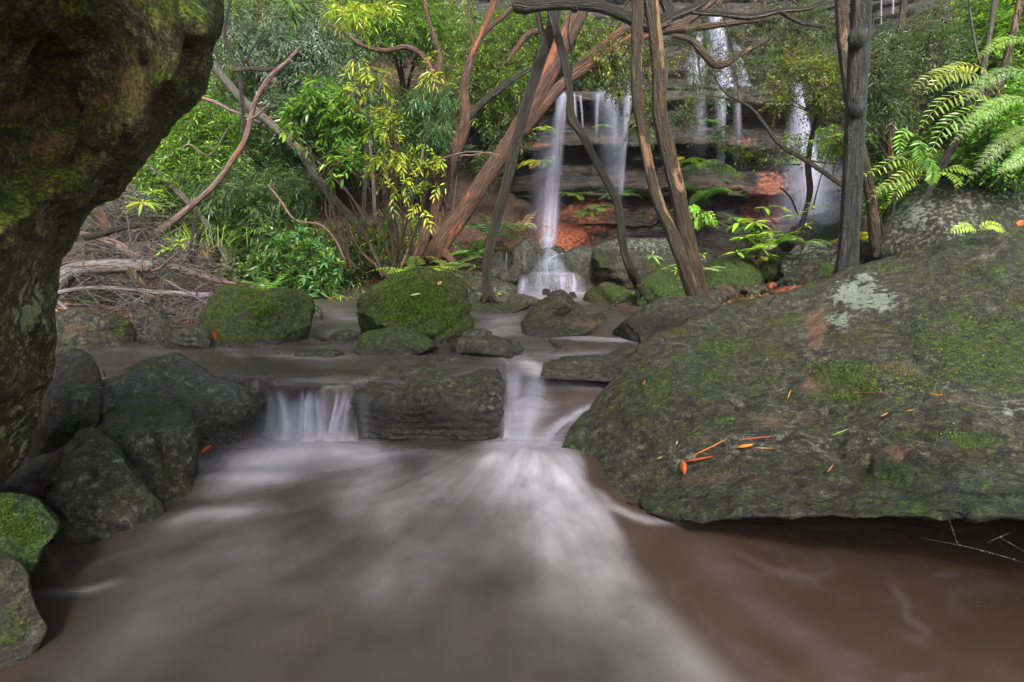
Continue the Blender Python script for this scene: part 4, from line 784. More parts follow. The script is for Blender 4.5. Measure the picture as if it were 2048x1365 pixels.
rock('rock', [(1158, 548), (1166, 515), (1195, 490), (1260, 477), (1330, 479), (1390, 492), (1436, 512), (1450, 545), (1400, 570), (1300, 572), (1212, 566), (1180, 560)], 'large layered grey boulder with mossy left shoulder right of the cascade', z=None, D=6.6, bulge=.45, back=.8, tilt=.7, n=2.6, res=(44, 150), disp=.03, moss=.3, mossb=[(1190, 520, 40, 28, .8), (1340, 535, 90, 26, .7), (1240, 545, 60, 20, .5)], pale=.1, paleb=[(1290, 490, 190, 18, .5), (1400, 510, 60, 24, .4)], strata=.05, sfreq=9, darkb=[(1260, 564, 100, 14, .8)], warmb=[(1240, 545, 50, 14, .35)], seed=35)
rock('rock', [(1272, 600), (1276, 570), (1300, 548), (1345, 535), (1390, 540), (1410, 570), (1400, 610), (1350, 625), (1290, 622)], 'round mossy boulder directly left of the twin brown trunks', z=None, D=5.15, bulge=.3, back=.45, tilt=.2, res=(30, 100), moss=.75, mossn=.25, lime=.25, seed=36)
rock('rock', [(1205, 668), (1250, 640), (1300, 608), (1350, 597), (1410, 596), (1440, 620), (1420, 660), (1330, 690), (1240, 682)], 'low dark olive rock at the base of the twin brown trunks', z=.31, bulge=.22, back=.4, tilt=.4, res=(30, 100), moss=.16, wet=.3, warm=.25, darkb=[(1330, 655, 120, 34, 1.0), (1400, 620, 40, 20, .6)], seed=37)  # dark spots paint the deep shade along its lower face
rock('rock', [(1385, 585), (1392, 545), (1430, 520), (1480, 515), (1530, 530), (1560, 560), (1530, 582), (1450, 588)], 'long dark mossy rock right of the twin brown trunks', z=None, D=5.6, bulge=.3, back=.5, tilt=.3, res=(28, 100), moss=.9, mossn=.2, lime=.25, darkb=[(1450, 580, 60, 16, .8)], warmb=[(1500, 530, 40, 12, .3)], seed=38)
rock('rock', [(1518, 540), (1535, 515), (1560, 504), (1586, 512), (1585, 545), (1550, 556)], 'small green-bellied rock between the long mossy and the ridged rock', z=None, D=5.9, res=(20, 60), moss=.75, seed=39)
rock('rock', [(1560, 540), (1580, 500), (1610, 486), (1680, 484), (1740, 490), (1760, 520), (1700, 560), (1600, 566)], 'ridged pale grey rock behind the blue-grey trunk', z=None, D=5.4, bulge=.25, tilt=.5, res=(26, 90), moss=.15, pale=.42, strata=.04, sfreq=12, seed=40)
rock('rock', [(1540, 575), (1580, 545), (1620, 518), (1650, 510), (1672, 520), (1680, 550), (1650, 580), (1590, 590)], 'wedge rock with one bright lime moss cheek', z=None, D=5.1, bulge=.2, tilt=.2, res=(28, 90), moss=.15, warm=.25, mossb=[(1655, 540, 18, 24, 1.0)], lime=.6, seed=41)
rock('rock', [(1555, 480), (1590, 450), (1640, 420), (1700, 404), (1730, 430), (1720, 490), (1640, 500), (1570, 500)], 'brown lichened slope of rock at the foot of the misty fall', z=None, D=7.0, bulge=.3, tilt=.6, res=(24, 80), moss=.25, warm=.25, pale=.2, seed=42)
rock('rock', [(1600, 495), (1640, 465), (1680, 442), (1730, 440), (1740, 480), (1700, 500)], 'olive mossy rock below the brown lichened slope', z=None, D=6.4, bulge=.25, tilt=.4, res=(22, 70), moss=.85, lime=.3, seed=43)
rock('boulder', [(1750, 500), (1770, 440), (1820, 390), (1860, 360), (1930, 348), (2048, 352), (2200, 380), (2250, 480), (2100, 560), (1850, 570), (1770, 550)], 'big grey-green boulder behind the foreground boulder at the right edge', z=None, D=4.3, bulge=.3, back=.9, tilt=.6, n=2.6, res=(44, 140), disp=.02, moss=.28, pale=.36, mossb=[(1990, 430, 80, 50, .8)], paleb=[(1830, 420, 50, 60, .65)], wet=.15, darkb=[(1900, 480, 120, 20, .3)], seed=44)
rock('flat_rock', [(1084, 744), (1094, 722), (1150, 712), (1230, 710), (1290, 700), (1330, 725), (1320, 760), (1220, 758), (1100, 754)], 'low wet ledge of rock with water trickling over it beside the big boulder', z=.2, D=2.93, bulge=.05, back=.2, tilt=.36, n=4, res=(22, 100), moss=.1, wet=.85, dark=.25, seed=45, ext=.1, facets=0, disp=.02)
rock('stone', [(1215, 712), (1236, 700), (1290, 696), (1300, 715), (1250, 722)], 'grey wet stone holding a green leaf at the ledge', z=.3, res=(14, 50), moss=.2, wet=.8, pale=.2, seed=46)
rock('stone', [(652, 678), (668, 664), (700, 660), (722, 672), (716, 682)], 'brown stone breaking the water left of the mossy boulder', z=.305, res=(14, 50), moss=.1, wet=.8, warm=.3, seed=47)
rock('stone', [(580, 712), (615, 702), (660, 699), (690, 708), (660, 716)], 'flat wet stone barely above the water left of the dark green rock', z=.30, res=(12, 50), moss=.1, wet=.9, dark=.3, seed=48)
rock('rock', [(905, 690), (930, 664), (985, 662), (975, 690)], 'glistening stone at the right foot of the bright mossy boulder', z=.31, D=None, res=(14, 50), moss=0, wet=1.0, seed=49)
for i, (o, l, kw) in enumerate([
    ([(1000, 520), (1020, 486), (1060, 478), (1085, 500), (1075, 540), (1030, 560), (1000, 550)], 'black jagged wet rock left of the cascade, upper one', dict(D=7.3, wet=.9, dark=.4, disp=.09)),
    ([(960, 545), (985, 508), (1020, 505), (1036, 540), (1020, 566), (975, 566)], 'black jagged wet rock left of the cascade, lower one', dict(D=7.2, wet=.9, dark=.4, disp=.09)),
    ([(1118, 520), (1150, 495), (1200, 490), (1215, 520), (1190, 560), (1130, 560)], 'sloping purple-grey wet rock between cascade and layered boulder', dict(D=7.5, wet=.8, dark=.2, disp=.04)),
    ([(1035, 600), (1042, 556), (1075, 545), (1110, 548), (1150, 547), (1185, 560), (1196, 602)], 'broad dark step of rock under the cascade', dict(D=6.95, wet=.9, dark=.5, bulge=.1, tilt=.1)),
    ([(1112, 580), (1118, 556), (1135, 548), (1146, 556), (1146, 582)], 'dark squarish rock showing through the cascade', dict(D=6.82, wet=.9, dark=.3, bulge=.06, tilt=.05)),
    ([(1060, 550), (1075, 515), (1090, 496), (1130, 494), (1150, 520), (1150, 552)], 'upper dark step of rock under the cascade', dict(D=7.35, wet=.9, dark=.5, tilt=.3)),
    ([(1072, 480), (1086, 452), (1120, 445), (1150, 452), (1180, 460), (1192, 480), (1150, 500), (1100, 505), (1075, 500)], 'orange rust stained mound where the tall fall lands', dict(D=8.3, warm=1.0, wet=.3, disp=.07, tilt=.4)),
    ([(870, 560), (900, 540), (950, 545), (960, 565), (920, 580)], 'grey rock half hidden behind the bright mossy boulder', dict(D=7.2, moss=.3)),
    ([(1410, 590), (1425, 572), (1460, 570), (1474, 585), (1455, 598)], 'small pinkish stone right of the twin trunks', dict(D=4.95, warm=.4, moss=.1)),
    ([(1395, 598), (1412, 580), (1440, 582), (1455, 600), (1440, 618), (1405, 615)], 'brown fist sized stone near the twin trunks', dict(D=4.7, warm=.25, moss=.2)),
    ([(1478, 585), (1500, 570), (1530, 570), (1536, 585), (1505, 592)], 'tan stone bedded in the leaf litter', dict(D=5.0, warm=.3)),
    ([(1540, 588), (1560, 576), (1600, 572), (1622, 576), (1600, 588), (1560, 594)], 'flat bright orange stone at the crest of the big boulder', dict(D=4.3, warm=1.2)),
    ([(1532, 572), (1540, 565), (1552, 566), (1556, 574), (1544, 578)], 'tiny orange stone at the tail of the lime cheeked wedge rock', dict(D=4.9, warm=1.2)),
    ([(1398, 600), (1412, 592), (1430, 600), (1434, 622), (1405, 632)], 'knob of tan rock right against the twin trunk base', dict(D=4.45, warm=.2, moss=.3)),
    ([(1466, 500), (1480, 494), (1505, 496), (1510, 508), (1480, 510)], 'little pale rock beyond the layered boulder', dict(D=6.9, pale=.2))]):
    rock('stone' if i in (8, 9, 10, 11, 12, 14) else 'rock', o, l, z=None, res=(20, 64), seed=60+i, **{**dict(moss=0.05), **kw})
# ------------------------------------------------------------------ trees: trunks and limbs
def tree(label, mat, trunk, d, branches=(), cat='tree', name='tree', group=None, seg=14, rel=.10, seed=0, knots=(), roots=0, thin=None):
    """trunk / branches: pixel polylines (x,y,width_px[,depth]); the trunk's first point is its foot"""
    th = .76 if thin is None else thin; trunk = [(a[0], a[1], a[2]*th, *a[3:]) for a in trunk]
    P, R = line(trunk, d); r = tag(empty(name, P[0]), label, cat, group)
    v, q, t, c = tube_arrays(P, R, seg, rel, seed=seed)
    parts = [(v, q, t, c)]
    for i in range(roots):
        a = i*2*PI/roots+seed; k = np.array([math.cos(a), math.sin(a)*.8, 0]); L0 = R[0]
        rp = np.array([P[0]+[0, 0, L0*2.6]+k*L0*.35, P[0]+[0, 0, L0*.7]+k*L0*1.15, P[0]-[0, 0, L0*.5]+k*L0*2.4]); parts.append(tube_arrays(rp, np.array([L0*.5, L0*.42, L0*.2]), 8, .12, seed=seed+i))
    for (x, y, w, dd) in knots:
        cpt = W(x, y, dd-.3*w*dd/FPX*1.0); rr = w*.5*dd/FPX
        tp = np.array([cpt+[0, .5*rr, .9*rr], cpt+[0, -.1*rr, .45*rr], cpt+[0, -.15*rr, -.2*rr], cpt+[0, .5*rr, -.8*rr]]); parts.append(tube_arrays(tp, np.array([rr*.35, rr*.8, rr*.75, rr*.3]), 10, .2, seed=int(x)))
    v, q, t, c = join(parts)
    mk('trunk', v, [q, t], mat, parent=r, attrs={'tc': c})
    ps = [catmull(P, 24)[3:]]
    for i, b in enumerate(branches):
        bm = mat
        if isinstance(b, tuple): b, bm = b
        Pb, Rb = line(b, d); Rb = Rb*th; v, q, t, c = tube_arrays(Pb, Rb, 10 if Rb.max() > .012 else 6, rel, seed=seed+i+7)
        mk('branch', v, [q, t], bm, parent=r, attrs={'tc': c}); ps.append(catmull(Pb, 12))
    rg = np.random.default_rng(seed+900); al = np.vstack(ps); k = 26; i = rg.integers(len(al)//3, len(al), k); a0 = al[i]; dv = rg.normal(size=(k, 3))*[1, .6, .7]; dv /= np.linalg.norm(dv, axis=1)[:, None]
    ln_ = rg.uniform(.06, .30, (k, 1))*d/6; b1 = rg.normal(size=(k, 3))*.16*ln_; tv, tq = twig_arrays([a0, a0+dv*ln_*.35+b1, a0+dv*ln_*.7-b1*.5-[0, 0, .02], a0+dv*ln_+b1*.8], .0016*d/4, .0006*d/4)
    tag(mk('twigs', tv, [tq], mat, parent=r, attrs={'tc': tv}, smooth=False), kind='stuff')
    return r, al
def col(*a): return list(zip(a[::2], a[1::2]))
GREY = (.115, .17, .115); MID = (.060, .125, .030); DARK = (.028, .062, .018); YEL = (.34, .38, .035); BRI = (.13, .27, .035); FERN = (.10, .25, .065); LIME = (.26, .42, .04); OLIVE = (.10, .13, .030); BROWN = (.14, .085, .04); RUST = (.50, .10, .03); BLUE = (.16, .24, .19)

tree('thin dark bow-shaped trunk standing beside the bright mossy boulder', B_DARK, [(978, 600, 26), (972, 560, 23), (974, 520, 24), (990, 450, 26), (1008, 385, 27), (1028, 305, 27), (1050, 215, 28), (1078, 130, 26), (1105, 50, 28), (1120, -40, 28), (1128, -140, 26)], 5.6, [[(1092, 90, 16), (1078, 40, 14), (1068, -40, 12)]], seed=1, roots=4)
tree('slender zigzag dark trunk that crosses the bow-shaped trunk near the top of the photo', B_DARK, [(1278, 575, 22, 5.7), (1262, 540, 25), (1248, 500, 21), (1240, 440, 21), (1232, 400, 22), (1212, 360, 20), (1190, 320, 20), (1165, 270, 22), (1142, 235, 24), (1140, 190, 18), (1128, 120, 18), (1112, 60, 20), (1100, 0, 22), (1092, -90, 20)], 5.45, [[(1138, 200, 5), (1144, 120, 5), (1136, 60, 4), (1150, -10, 3)], [(1276, 570, 12), (1285, 590, 7)]], seed=2, roots=3)
tree('twin brown trunks with peeling orange bark patches rising from one foot at the boulder crest', B_TAN, [(1412, 690, 70, 4.4), (1404, 640, 60, 4.45), (1400, 600, 52, 4.45), (1388, 540, 45), (1372, 470, 41), (1358, 400, 38), (1345, 340, 38), (1328, 270, 38), (1318, 210, 34), (1320, 160, 38), (1312, 80, 32), (1302, 0, 34), (1296, -100, 32)], 4.45,
     [[(1388, 600, 34, 4.42), (1370, 540, 34, 4.38), (1345, 470, 34, 4.38), (1318, 410, 30, 4.38), (1302, 350, 26, 4.4), (1290, 290, 26, 4.4), (1276, 210, 28, 4.4), (1272, 130, 27, 4.4), (1274, 50, 28, 4.4), (1276, -80, 26, 4.4)], ([(1318, 180, 12), (1316, 120, 14), (1300, 90, 9)], B_DARK)], seed=3, roots=0, thin=.76)
tree('straight blue-grey trunk with a dark knot standing on the boulder crest', B_BLUE, [(1692, 560, 56, 3.75), (1695, 520, 42), (1700, 440, 38), (1706, 340, 37), (1710, 250, 38), (1714, 180, 37), (1718, 100, 38), (1722, 40, 36), (1724, -90, 38)], 3.75, [[(1738, 75, 10), (1744, 50, 7), (1746, 28, 5)]], seed=4, roots=0, knots=((1712, 80, 40, 3.75), (1713, 222, 36, 3.75), (1714, 206, 26, 3.75)), rel=.06, thin=.92)
tree('reddish brown smooth trunk half hidden behind the blue-grey trunk', B_TAN, [(1752, 500, 30), (1742, 400, 24), (1728, 330, 26), (1712, 260, 24), (1700, 190, 26), (1690, 110, 28), (1684, 40, 28), (1682, -80, 28)], 4.3, seed=5, rel=.07)
tree('massive red fibrous trunk leaning up to the right across the falls', B_RED, [(862, 520, 78), (885, 480, 66), (930, 420, 56), (975, 350, 54), (1010, 300, 52), (1052, 235, 56), (1078, 190, 54), (1110, 120, 56), (1140, 60, 58), (1165, 10, 50), (1190, -60, 44)], 7.2,
     [[(1040, 270, 40), (1085, 215, 36), (1130, 165, 34), (1190, 125, 36), (1250, 85, 32), (1300, 62, 28), (1370, 45, 22), (1440, -10, 18)], [(1140, 150, 26), (1160, 130, 26), (1195, 100, 26), (1240, 65, 24), (1275, 45, 20)], [(1270, 76, 26), (1330, 60, 30), (1400, 55, 20), (1480, 44, 18), (1560, 36, 16)]], seed=6, rel=.13, roots=3, thin=.60)
t, stems_mid = tree('dark multi-stemmed tree with a rusty split bole behind the leaning red trunk', B_RED, [(872, 520, 46), (872, 460, 40), (880, 390, 38), (898, 330, 36), (920, 280, 34), (932, 230, 30), (928, 180, 22), (940, 120, 18), (962, 70, 17), (985, 10, 16), (1000, -50, 14)], 7.7,
     [[(888, 360, 36), (872, 310, 26), (868, 240, 18), (872, 170, 16), (880, 110, 11), (862, 60, 10), (848, 0, 8), (840, -50, 8)], [(868, 170, 14), (852, 120, 12), (815, 95, 13), (770, 102, 11), (725, 92, 10), (695, 70, 8), (660, 50, 7)], ([(925, 250, 20), (960, 210, 18), (1000, 178, 17), (1040, 150, 12), (1075, 132, 8)], B_DARK),
      [(935, 110, 12), (975, 60, 12), (1015, 25, 11), (1030, 12, 9)], [(955, 110, 7), (940, 60, 7), (936, -20, 6)], [(1010, 130, 8), (1055, 70, 14), (1085, 62, 16), (1110, 54, 12)], ([(880, 470, 6), (900, 330, 5), (950, 310, 4), (985, 305, 3)], B_PINK)], seed=7)
tree('grey tree trunk leaning to the left down to the stream behind the mossy boulders', B_GREY, [(785, 560, 26, 7.2), (745, 500, 27), (705, 440, 24), (668, 400, 22), (640, 365, 24), (605, 310, 22), (565, 270, 22), (520, 230, 20), (480, 195, 20), (430, 135, 18), (390, 90, 16)], 7.5, [([(560, 268, 7), (610, 300, 5), (680, 370, 4), (740, 440, 3)], B_PINK)], seed=8)
tree('pink-grey dead limb sweeping up to the right in front of the leaning grey trunk', B_PINK, [(270, 510, 30), (300, 480, 26), (350, 440, 18), (385, 410, 15), (430, 370, 15), (465, 320, 13), (490, 280, 13), (502, 235, 12), (512, 200, 11), (540, 155, 13), (568, 130, 9), (600, 95, 7)], 6.5, [([(560, 136, 8), (530, 140, 9), (500, 138, 10), (466, 142, 7)], B_TAN), [(502, 240, 6), (525, 222, 5), (536, 208, 3)], [(545, 150, 5), (548, 170, 4), (536, 178, 3)]], seed=9)
tree('thinner grey trunk leaning left behind the pink-grey limb', B_GREY, [(468, 590, 22), (462, 540, 20), (440, 490, 18), (415, 450, 16), (390, 420, 15), (350, 380, 16), (310, 345, 15), (270, 310, 14)], 6.9, seed=10)
tree('thin blackish sapling stem at the far left crossing the leaning grey trunk', B_DARK, [(490, 290, 10), (484, 200, 10), (478, 150, 9), (462, 115, 8), (450, 70, 7), (455, 30, 7), (468, -30, 6)], 6.9, [[(478, 145, 5), (510, 90, 4), (530, 60, 3)]], seed=11)
t, stems_bent = tree('dark mossy bough crossing the top of the photo with a blunt sawn stub', B_DARK, [(1300, -60, 30), (1340, 35, 26), (1296, 52, 28), (1255, 34, 28), (1215, 18, 26), (1170, 10, 26), (1110, 10, 24), (1060, 14, 26), (1045, 12, 42), (1030, 10, 34)], 5.2, [[(1160, 6, 24), (1148, 10, 26), (1152, 22, 18)], [(1300, 45, 22), (1360, 28, 20), (1400, 8, 20), (1440, -30, 18)], [(1440, 28, 12), (1500, 34, 16), (1560, 22, 13), (1620, 16, 10), (1660, -10, 8)], [(1380, 24, 12), (1440, 28, 14)], [(1560, 24, 10), (1600, 45, 9), (1650, 55, 8)]], name='bough', cat='bough', seed=12)
tree('crooked mossy branch with a deep elbow hanging in front of the two tiered fall', B_TAN, [(1345, 72, 10), (1380, 80, 14), (1405, 105, 17), (1430, 130, 18), (1455, 126, 15), (1480, 108, 12), (1510, 92, 10), (1535, 78, 8)], 6.2, name='bent_branch', cat='branch', seed=13)
t, stems_r1 = tree('dark curved sapling in front of the misty fall', B_DARK, [(1602, 455, 12), (1612, 420, 12), (1620, 380, 14), (1616, 330, 14), (1622, 280, 12), (1636, 230, 11), (1650, 210, 7), (1672, 196, 5)], 5.9, [[(1596, 430, 5), (1580, 395, 5), (1560, 375, 4)], [(1625, 420, 4), (1640, 360, 3), (1660, 300, 3), (1690, 250, 2)]], name='sapling', cat='sapling', seed=14)
tree('long thin branch curving down from the upper falls to the blue-grey trunk', B_DARK, [(1420, 140, 4), (1450, 185, 5), (1500, 215, 7), (1530, 250, 8), (1560, 290, 10), (1600, 315, 10), (1640, 340, 11), (1690, 375, 11)], 5.4, [[(1478, 205, 4), (1440, 195, 3), (1400, 188, 2)], [(1478, 205, 4), (1470, 130, 3), (1455, 60, 3), (1440, 20, 2)], [(1600, 318, 5), (1640, 325, 4), (1680, 328, 3)], [(1600, 330, 4), (1560, 330, 3), (1530, 345, 2)]], name='branch', cat='branch', seed=15)
t, stems_r2 = tree('pale brown slim trunk right of the blue-grey trunk', B_TAN, [(1800, 470, 16), (1782, 380, 15), (1778, 300, 15), (1786, 220, 15), (1794, 120, 16), (1806, 20, 14), (1812, -50, 12)], 5.6, [[(1796, 60, 6), (1850, 22, 5), (1900, 50, 4)]], seed=16)
t, stems_r3 = tree('slim tan trunk leaning right near the right edge, nearer of two', B_TAN, [(1960, 360, 16), (1975, 300, 15), (1990, 220, 15), (2010, 130, 15), (2030, 50, 15), (2050, -40, 15)], 4.9, seed=17)
tree('slim grey-brown trunk leaning right near the right edge, farther of two', B_GREY, [(1950, 350, 12), (1955, 250, 13), (1965, 150, 13), (1980, 60, 12), (1995, -30, 12)], 5.4, [[(1960, 130, 6), (1945, 60, 5), (1935, -20, 4)]], seed=18)
tree('dark leaning stem below the large fern fronds at the right', B_DARK, [(1845, 410, 8), (1880, 340, 18), (1920, 270, 18), (1955, 215, 16), (1990, 170, 12)], 4.8, seed=19, name='leaning_stem', cat='stem')
tree('short dark red sapling stem right of the blue-grey trunk foot', B_DARK, [(1750, 515, 13), (1768, 470, 10), (1785, 430, 10), (1790, 390, 8)], 3.9, [[(1768, 470, 5), (1760, 430, 4)]], seed=20, name='sapling', cat='sapling')
# slim stems standing in the thicket
thick = [((752, 540), (750, 440), (744, 330), (730, 220), 11, 7.9), ((762, 520), (768, 430), (765, 330), (772, 250), 8, 7.6), ((735, 540), (728, 420), (732, 300), (720, 200), 12, 8.3), ((800, 520), (790, 420), (770, 330), (755, 230), 7, 7.0),
         ((830, 500), (812, 400), (792, 300), (785, 180), 6, 6.8), ((460, 560), (455, 470), (452, 400), (440, 320), 7, 7.5), ((478, 560), (480, 470), (482, 380), (490, 300), 8, 7.7), ((565, 560), (560, 500), (540, 420), (530, 360), 5, 7.2),
         ((850, 520), (842, 440), (858, 360), (880, 330), 6, 7.3), ((905, 500), (905, 430), (915, 330), (912, 240), 5, 7.9), ((1400, 160), (1395, 110), (1380, 60), (1370, 0), 5, 8), ((1500, 440), (1505, 470), (1500, 500), (1498, 520), 3, 6.2)]
where = ['behind the big bright mossy boulder, third from its left side', 'with a faint yellow tint, nearest the thicket centre', 'thickest and darkest of the thicket stems', 'arching through the yellow leaved sapling', 'rising through the yellow leaves to the right', 'left one of the pair behind the squat boulder', 'right one of the pair behind the squat boulder',
         'wiry and leaning left over the small fern', 'bending right toward the rusty bole', 'thin, left of the leaning red trunk', 'hanging before the upper falls', 'short and bare beside the glowing seedling']
for i, (a, b, c, e, w, dd) in enumerate(thick):
    tree('slim stem '+where[i], [B_GREY, B_TAN, B_DARK][i % 3], [(*a, w), (*b, w*.95), (*c, w*.8), (*e, w*.5)], dd, name='stem', cat='stem', group='slim stems in the thicket', seed=30+i, seg=8)
# wiry vines
vn = [([(535, 370, 4), (560, 400, 4), (590, 440, 4), (640, 450, 4), (670, 480, 3), (690, 520, 3)], 6.6, B_PINK, 'pale wiry vine drooping in front of the dark hollow at the left'), ([(560, 270, 3), (590, 255, 3), (600, 285, 3), (650, 330, 4), (700, 390, 4), (730, 440, 3)], 6.8, B_PINK, 'thin pink vine running beside the leaning grey trunk'),
      ([(400, 460, 9, 5.4), (392, 500, 7, 5.4), (376, 545, 6, 5.3), (392, 420, 6, 5.4)][::-1], 5.4, B_DARK, 'black crooked stem rising out of the brushwood'), ([(360, 300, 4), (380, 290, 4), (420, 310, 3), (460, 250, 2)], 6.4, B_PINK, 'pale twig poking out beside the leaning boulder'),
      ([(400, 195, 6), (430, 205, 7), (460, 220, 6), (520, 245, 4)], 6.9, B_PINK, 'pale bare branch emerging behind the leaning boulder'), ([(690, 440, 4), (720, 500, 4), (750, 530, 5), (765, 548, 5), (700, 400, 3)][::-1], 6.8, B_RED, 'reddish stick propped against the leaning grey trunk foot'),
      ([(850, 330, 3), (930, 305, 3), (1000, 310, 2)], 6.6, B_PINK, 'thin bare twig left of the leaning red trunk')]
for i, (p, dd, mm, lb) in enumerate(vn):
    o = tube('vine' if i < 2 else 'twig', p, dd, mm, seg=6, seed=50+i); tag(o, lb, 'vine' if i < 2 else 'twig')

# ------------------------------------------------------------------ thicket and foliage
def bush(label, base, blob, cols, seed, name='shrub', cat='shrub', nst=4, sw=5, mat=B_TAN, group='shrubs of the thicket', **kw):
    rng = np.random.default_rng(seed); bx, by, bd = base; r = tag(empty(name, W(bx, by, bd)), label, cat, group); st = []
    for i in range(nst):
        b = blob[rng.integers(0, len(blob))]; ex, ey, ed = b[0]+rng.uniform(-.5, .5)*b[3], b[1]+rng.uniform(-.4, .4)*b[4], b[2]+rng.uniform(-.3, .3)*b[5]
        pts = [(bx+rng.uniform(-12, 12), by, sw, bd), (bx*.6+ex*.4+rng.uniform(-20, 20), by*.6+ey*.4, sw*.9, bd*.6+ed*.4), (bx*.25+ex*.75+rng.uniform(-20, 20), by*.25+ey*.75, sw*.6, bd*.25+ed*.75), (ex, ey, sw*.3, ed)]
        P, R = line(pts, bd); v, q, t, c = tube_arrays(P, R, 6, .1, seed=i)
        mk('stem', v, [q, t], mat, parent=r, attrs={'tc': c}); st.append(catmull(P, 14)[4:])
    foliage(r, rng, blob, cols, stems=st, **kw)
    return r
G1 = col(5, GREY, 3, BLUE, 2, MID); G2 = col(5, MID, 3, DARK, 2, BRI); G3 = col(5, BRI, 3, MID, 1, LIME); G4 = col(6, YEL, 3, LIME, 1, BRI); G5 = col(4, OLIVE, 3, MID, 2, LIME); G6 = col(4, DARK, 3, OLIVE, 1, MID)
# far slope, upper part: crowns of many small leaves
bush('tall tree crown of fine leaves filling the top between leaning boulder and thicket', (520, 420, 11.5), [(500, 60, 10.8, 130, 110, .8, 1595), (620, 20, 11.2, 120, 90, .8, 1305), (430, 200, 10, 90, 90, .7, 870)], G5, 101, name='tree', cat='tree', sw=9, L=0.114, wd=0.0198, length=.35, nleaf=10)
bush('blue-grey weeping crown of glinting leaves left of the curved brown branch', (600, 380, 9.8), [(610, 90, 8.9, 90, 80, .5, 1015), (660, 170, 8.7, 80, 90, .5, 870), (540, 60, 9, 90, 70, .5, 725), (590, 200, 8.8, 70, 60, .4, 507)], G1, 102, name='tree', cat='tree', sw=8, L=0.091, wd=0.0198, length=.32, nleaf=10, dirf=(0, -.2, -.5), droop=.4)
bush('bright fine leaved crown above the curved brown branch', (800, 330, 11.3), [(790, 30, 10.4, 90, 70, .7, 1015), (740, 60, 10.2, 70, 60, .6, 652), (880, 60, 10.8, 100, 80, .7, 1015)], G3, 103, name='tree', cat='tree', sw=8, L=0.099, wd=0.0182, length=.32, nleaf=10)
bush('light green crown between the dark multi-stemmed tree and the leaning red trunk', (1000, 330, 10.8), [(1000, 110, 9.8, 80, 90, .6, 1087), (1060, 60, 10.1, 90, 70, .6, 942), (960, 170, 9.6, 50, 70, .5, 507), (1160, 90, 10, 70, 60, .5, 609), (1040, 180, 9.6, 50, 50, .4, 435)], col(4, BRI, 3, OLIVE, 2, MID, 1, YEL), 104, name='tree', cat='tree', sw=8, L=0.084, wd=0.0182, length=.3, nleaf=10)
bush('dense dark hillside bush behind the yellow leaved sapling', (760, 430, 9.8), [(740, 260, 9.5, 110, 80, .6, 1160), (640, 300, 9.6, 90, 70, .6, 870), (840, 280, 9.4, 60, 100, .5, 725)], G2, 105, L=0.099, wd=0.0228, length=.3, nleaf=9)
bush('shadowy bush at the left behind the pink-grey limb', (430, 430, 9.2), [(430, 280, 8.6, 80, 70, .5, 870), (520, 330, 9.0, 80, 60, .5, 725), (380, 230, 8.8, 60, 60, .5, 507), (560, 200, 9.2, 80, 60, .4, 580)], G2, 106, L=0.091, wd=0.0198, length=.3, nleaf=10)
bush('long narrow leaved bush drooping below the leaning grey trunk', (480, 560, 7.6), [(470, 400, 7.3, 80, 60, .4, 494), (560, 400, 7.5, 70, 60, .4, 429), (400, 400, 7.3, 60, 60, .4, 364), (520, 470, 7.2, 70, 50, .35, 312)], col(4, MID, 3, GREY, 2, BRI), 107, L=0.128, wd=0.0136, length=.22, nleaf=12, ang=60, droop=.5, dirf=(0, 0, .3))
bush('fresh green bush left of the leaning grey trunk, above the brushwood', (330, 480, 7.4), [(350, 330, 7.4, 70, 50, .4, 455), (400, 250, 7.5, 60, 50, .4, 390), (300, 380, 7.0, 50, 40, .35, 286), (440, 320, 7.4, 50, 50, .35, 286)], G3, 108, L=0.102, wd=0.0187, length=.24, nleaf=10, ang=60)
bush('fine twiggy bush low at the left behind the brushwood', (300, 520, 6.8), [(250, 450, 6.9, 70, 40, .35, 312), (340, 460, 6.9, 60, 35, .3, 260)], col(4, GREY, 3, MID), 109, L=0.076, wd=0.0119, length=.2, nleaf=9)
bush('glossy leaved bush right of the squat mossy boulder, over the water', (620, 575, 6.6), [(600, 500, 6.6, 50, 40, .25, 120), (640, 540, 6.5, 40, 30, .2, 80), (560, 530, 6.7, 50, 30, .2, 90)], col(3, BRI, 3, MID, 2, (.07, .22, .10)), 110, L=.11, wd=.032, length=.18, nleaf=8)
bush('low tangle of green stems at the foot of the thicket', (700, 560, 7.4), [(700, 500, 7.3, 70, 50, .3, 260), (800, 470, 7.6, 60, 50, .3, 260), (650, 470, 7.6, 60, 50, .3, 234)], col(3, MID, 2, OLIVE, 2, LIME), 111, L=0.076, wd=0.0187, length=.2, nleaf=8)
bush('deep green blurred leaves gathered around the rusty bole', (890, 420, 7.6), [(880, 250, 7.3, 28, 34, .2, 130), (860, 190, 7.5, 30, 40, .2, 100)], col(3, (.05, .15, .05), 2, MID), 112, L=.10, wd=.014, length=.18, nleaf=12, droop=.6, dirf=(0, 0, -.6))
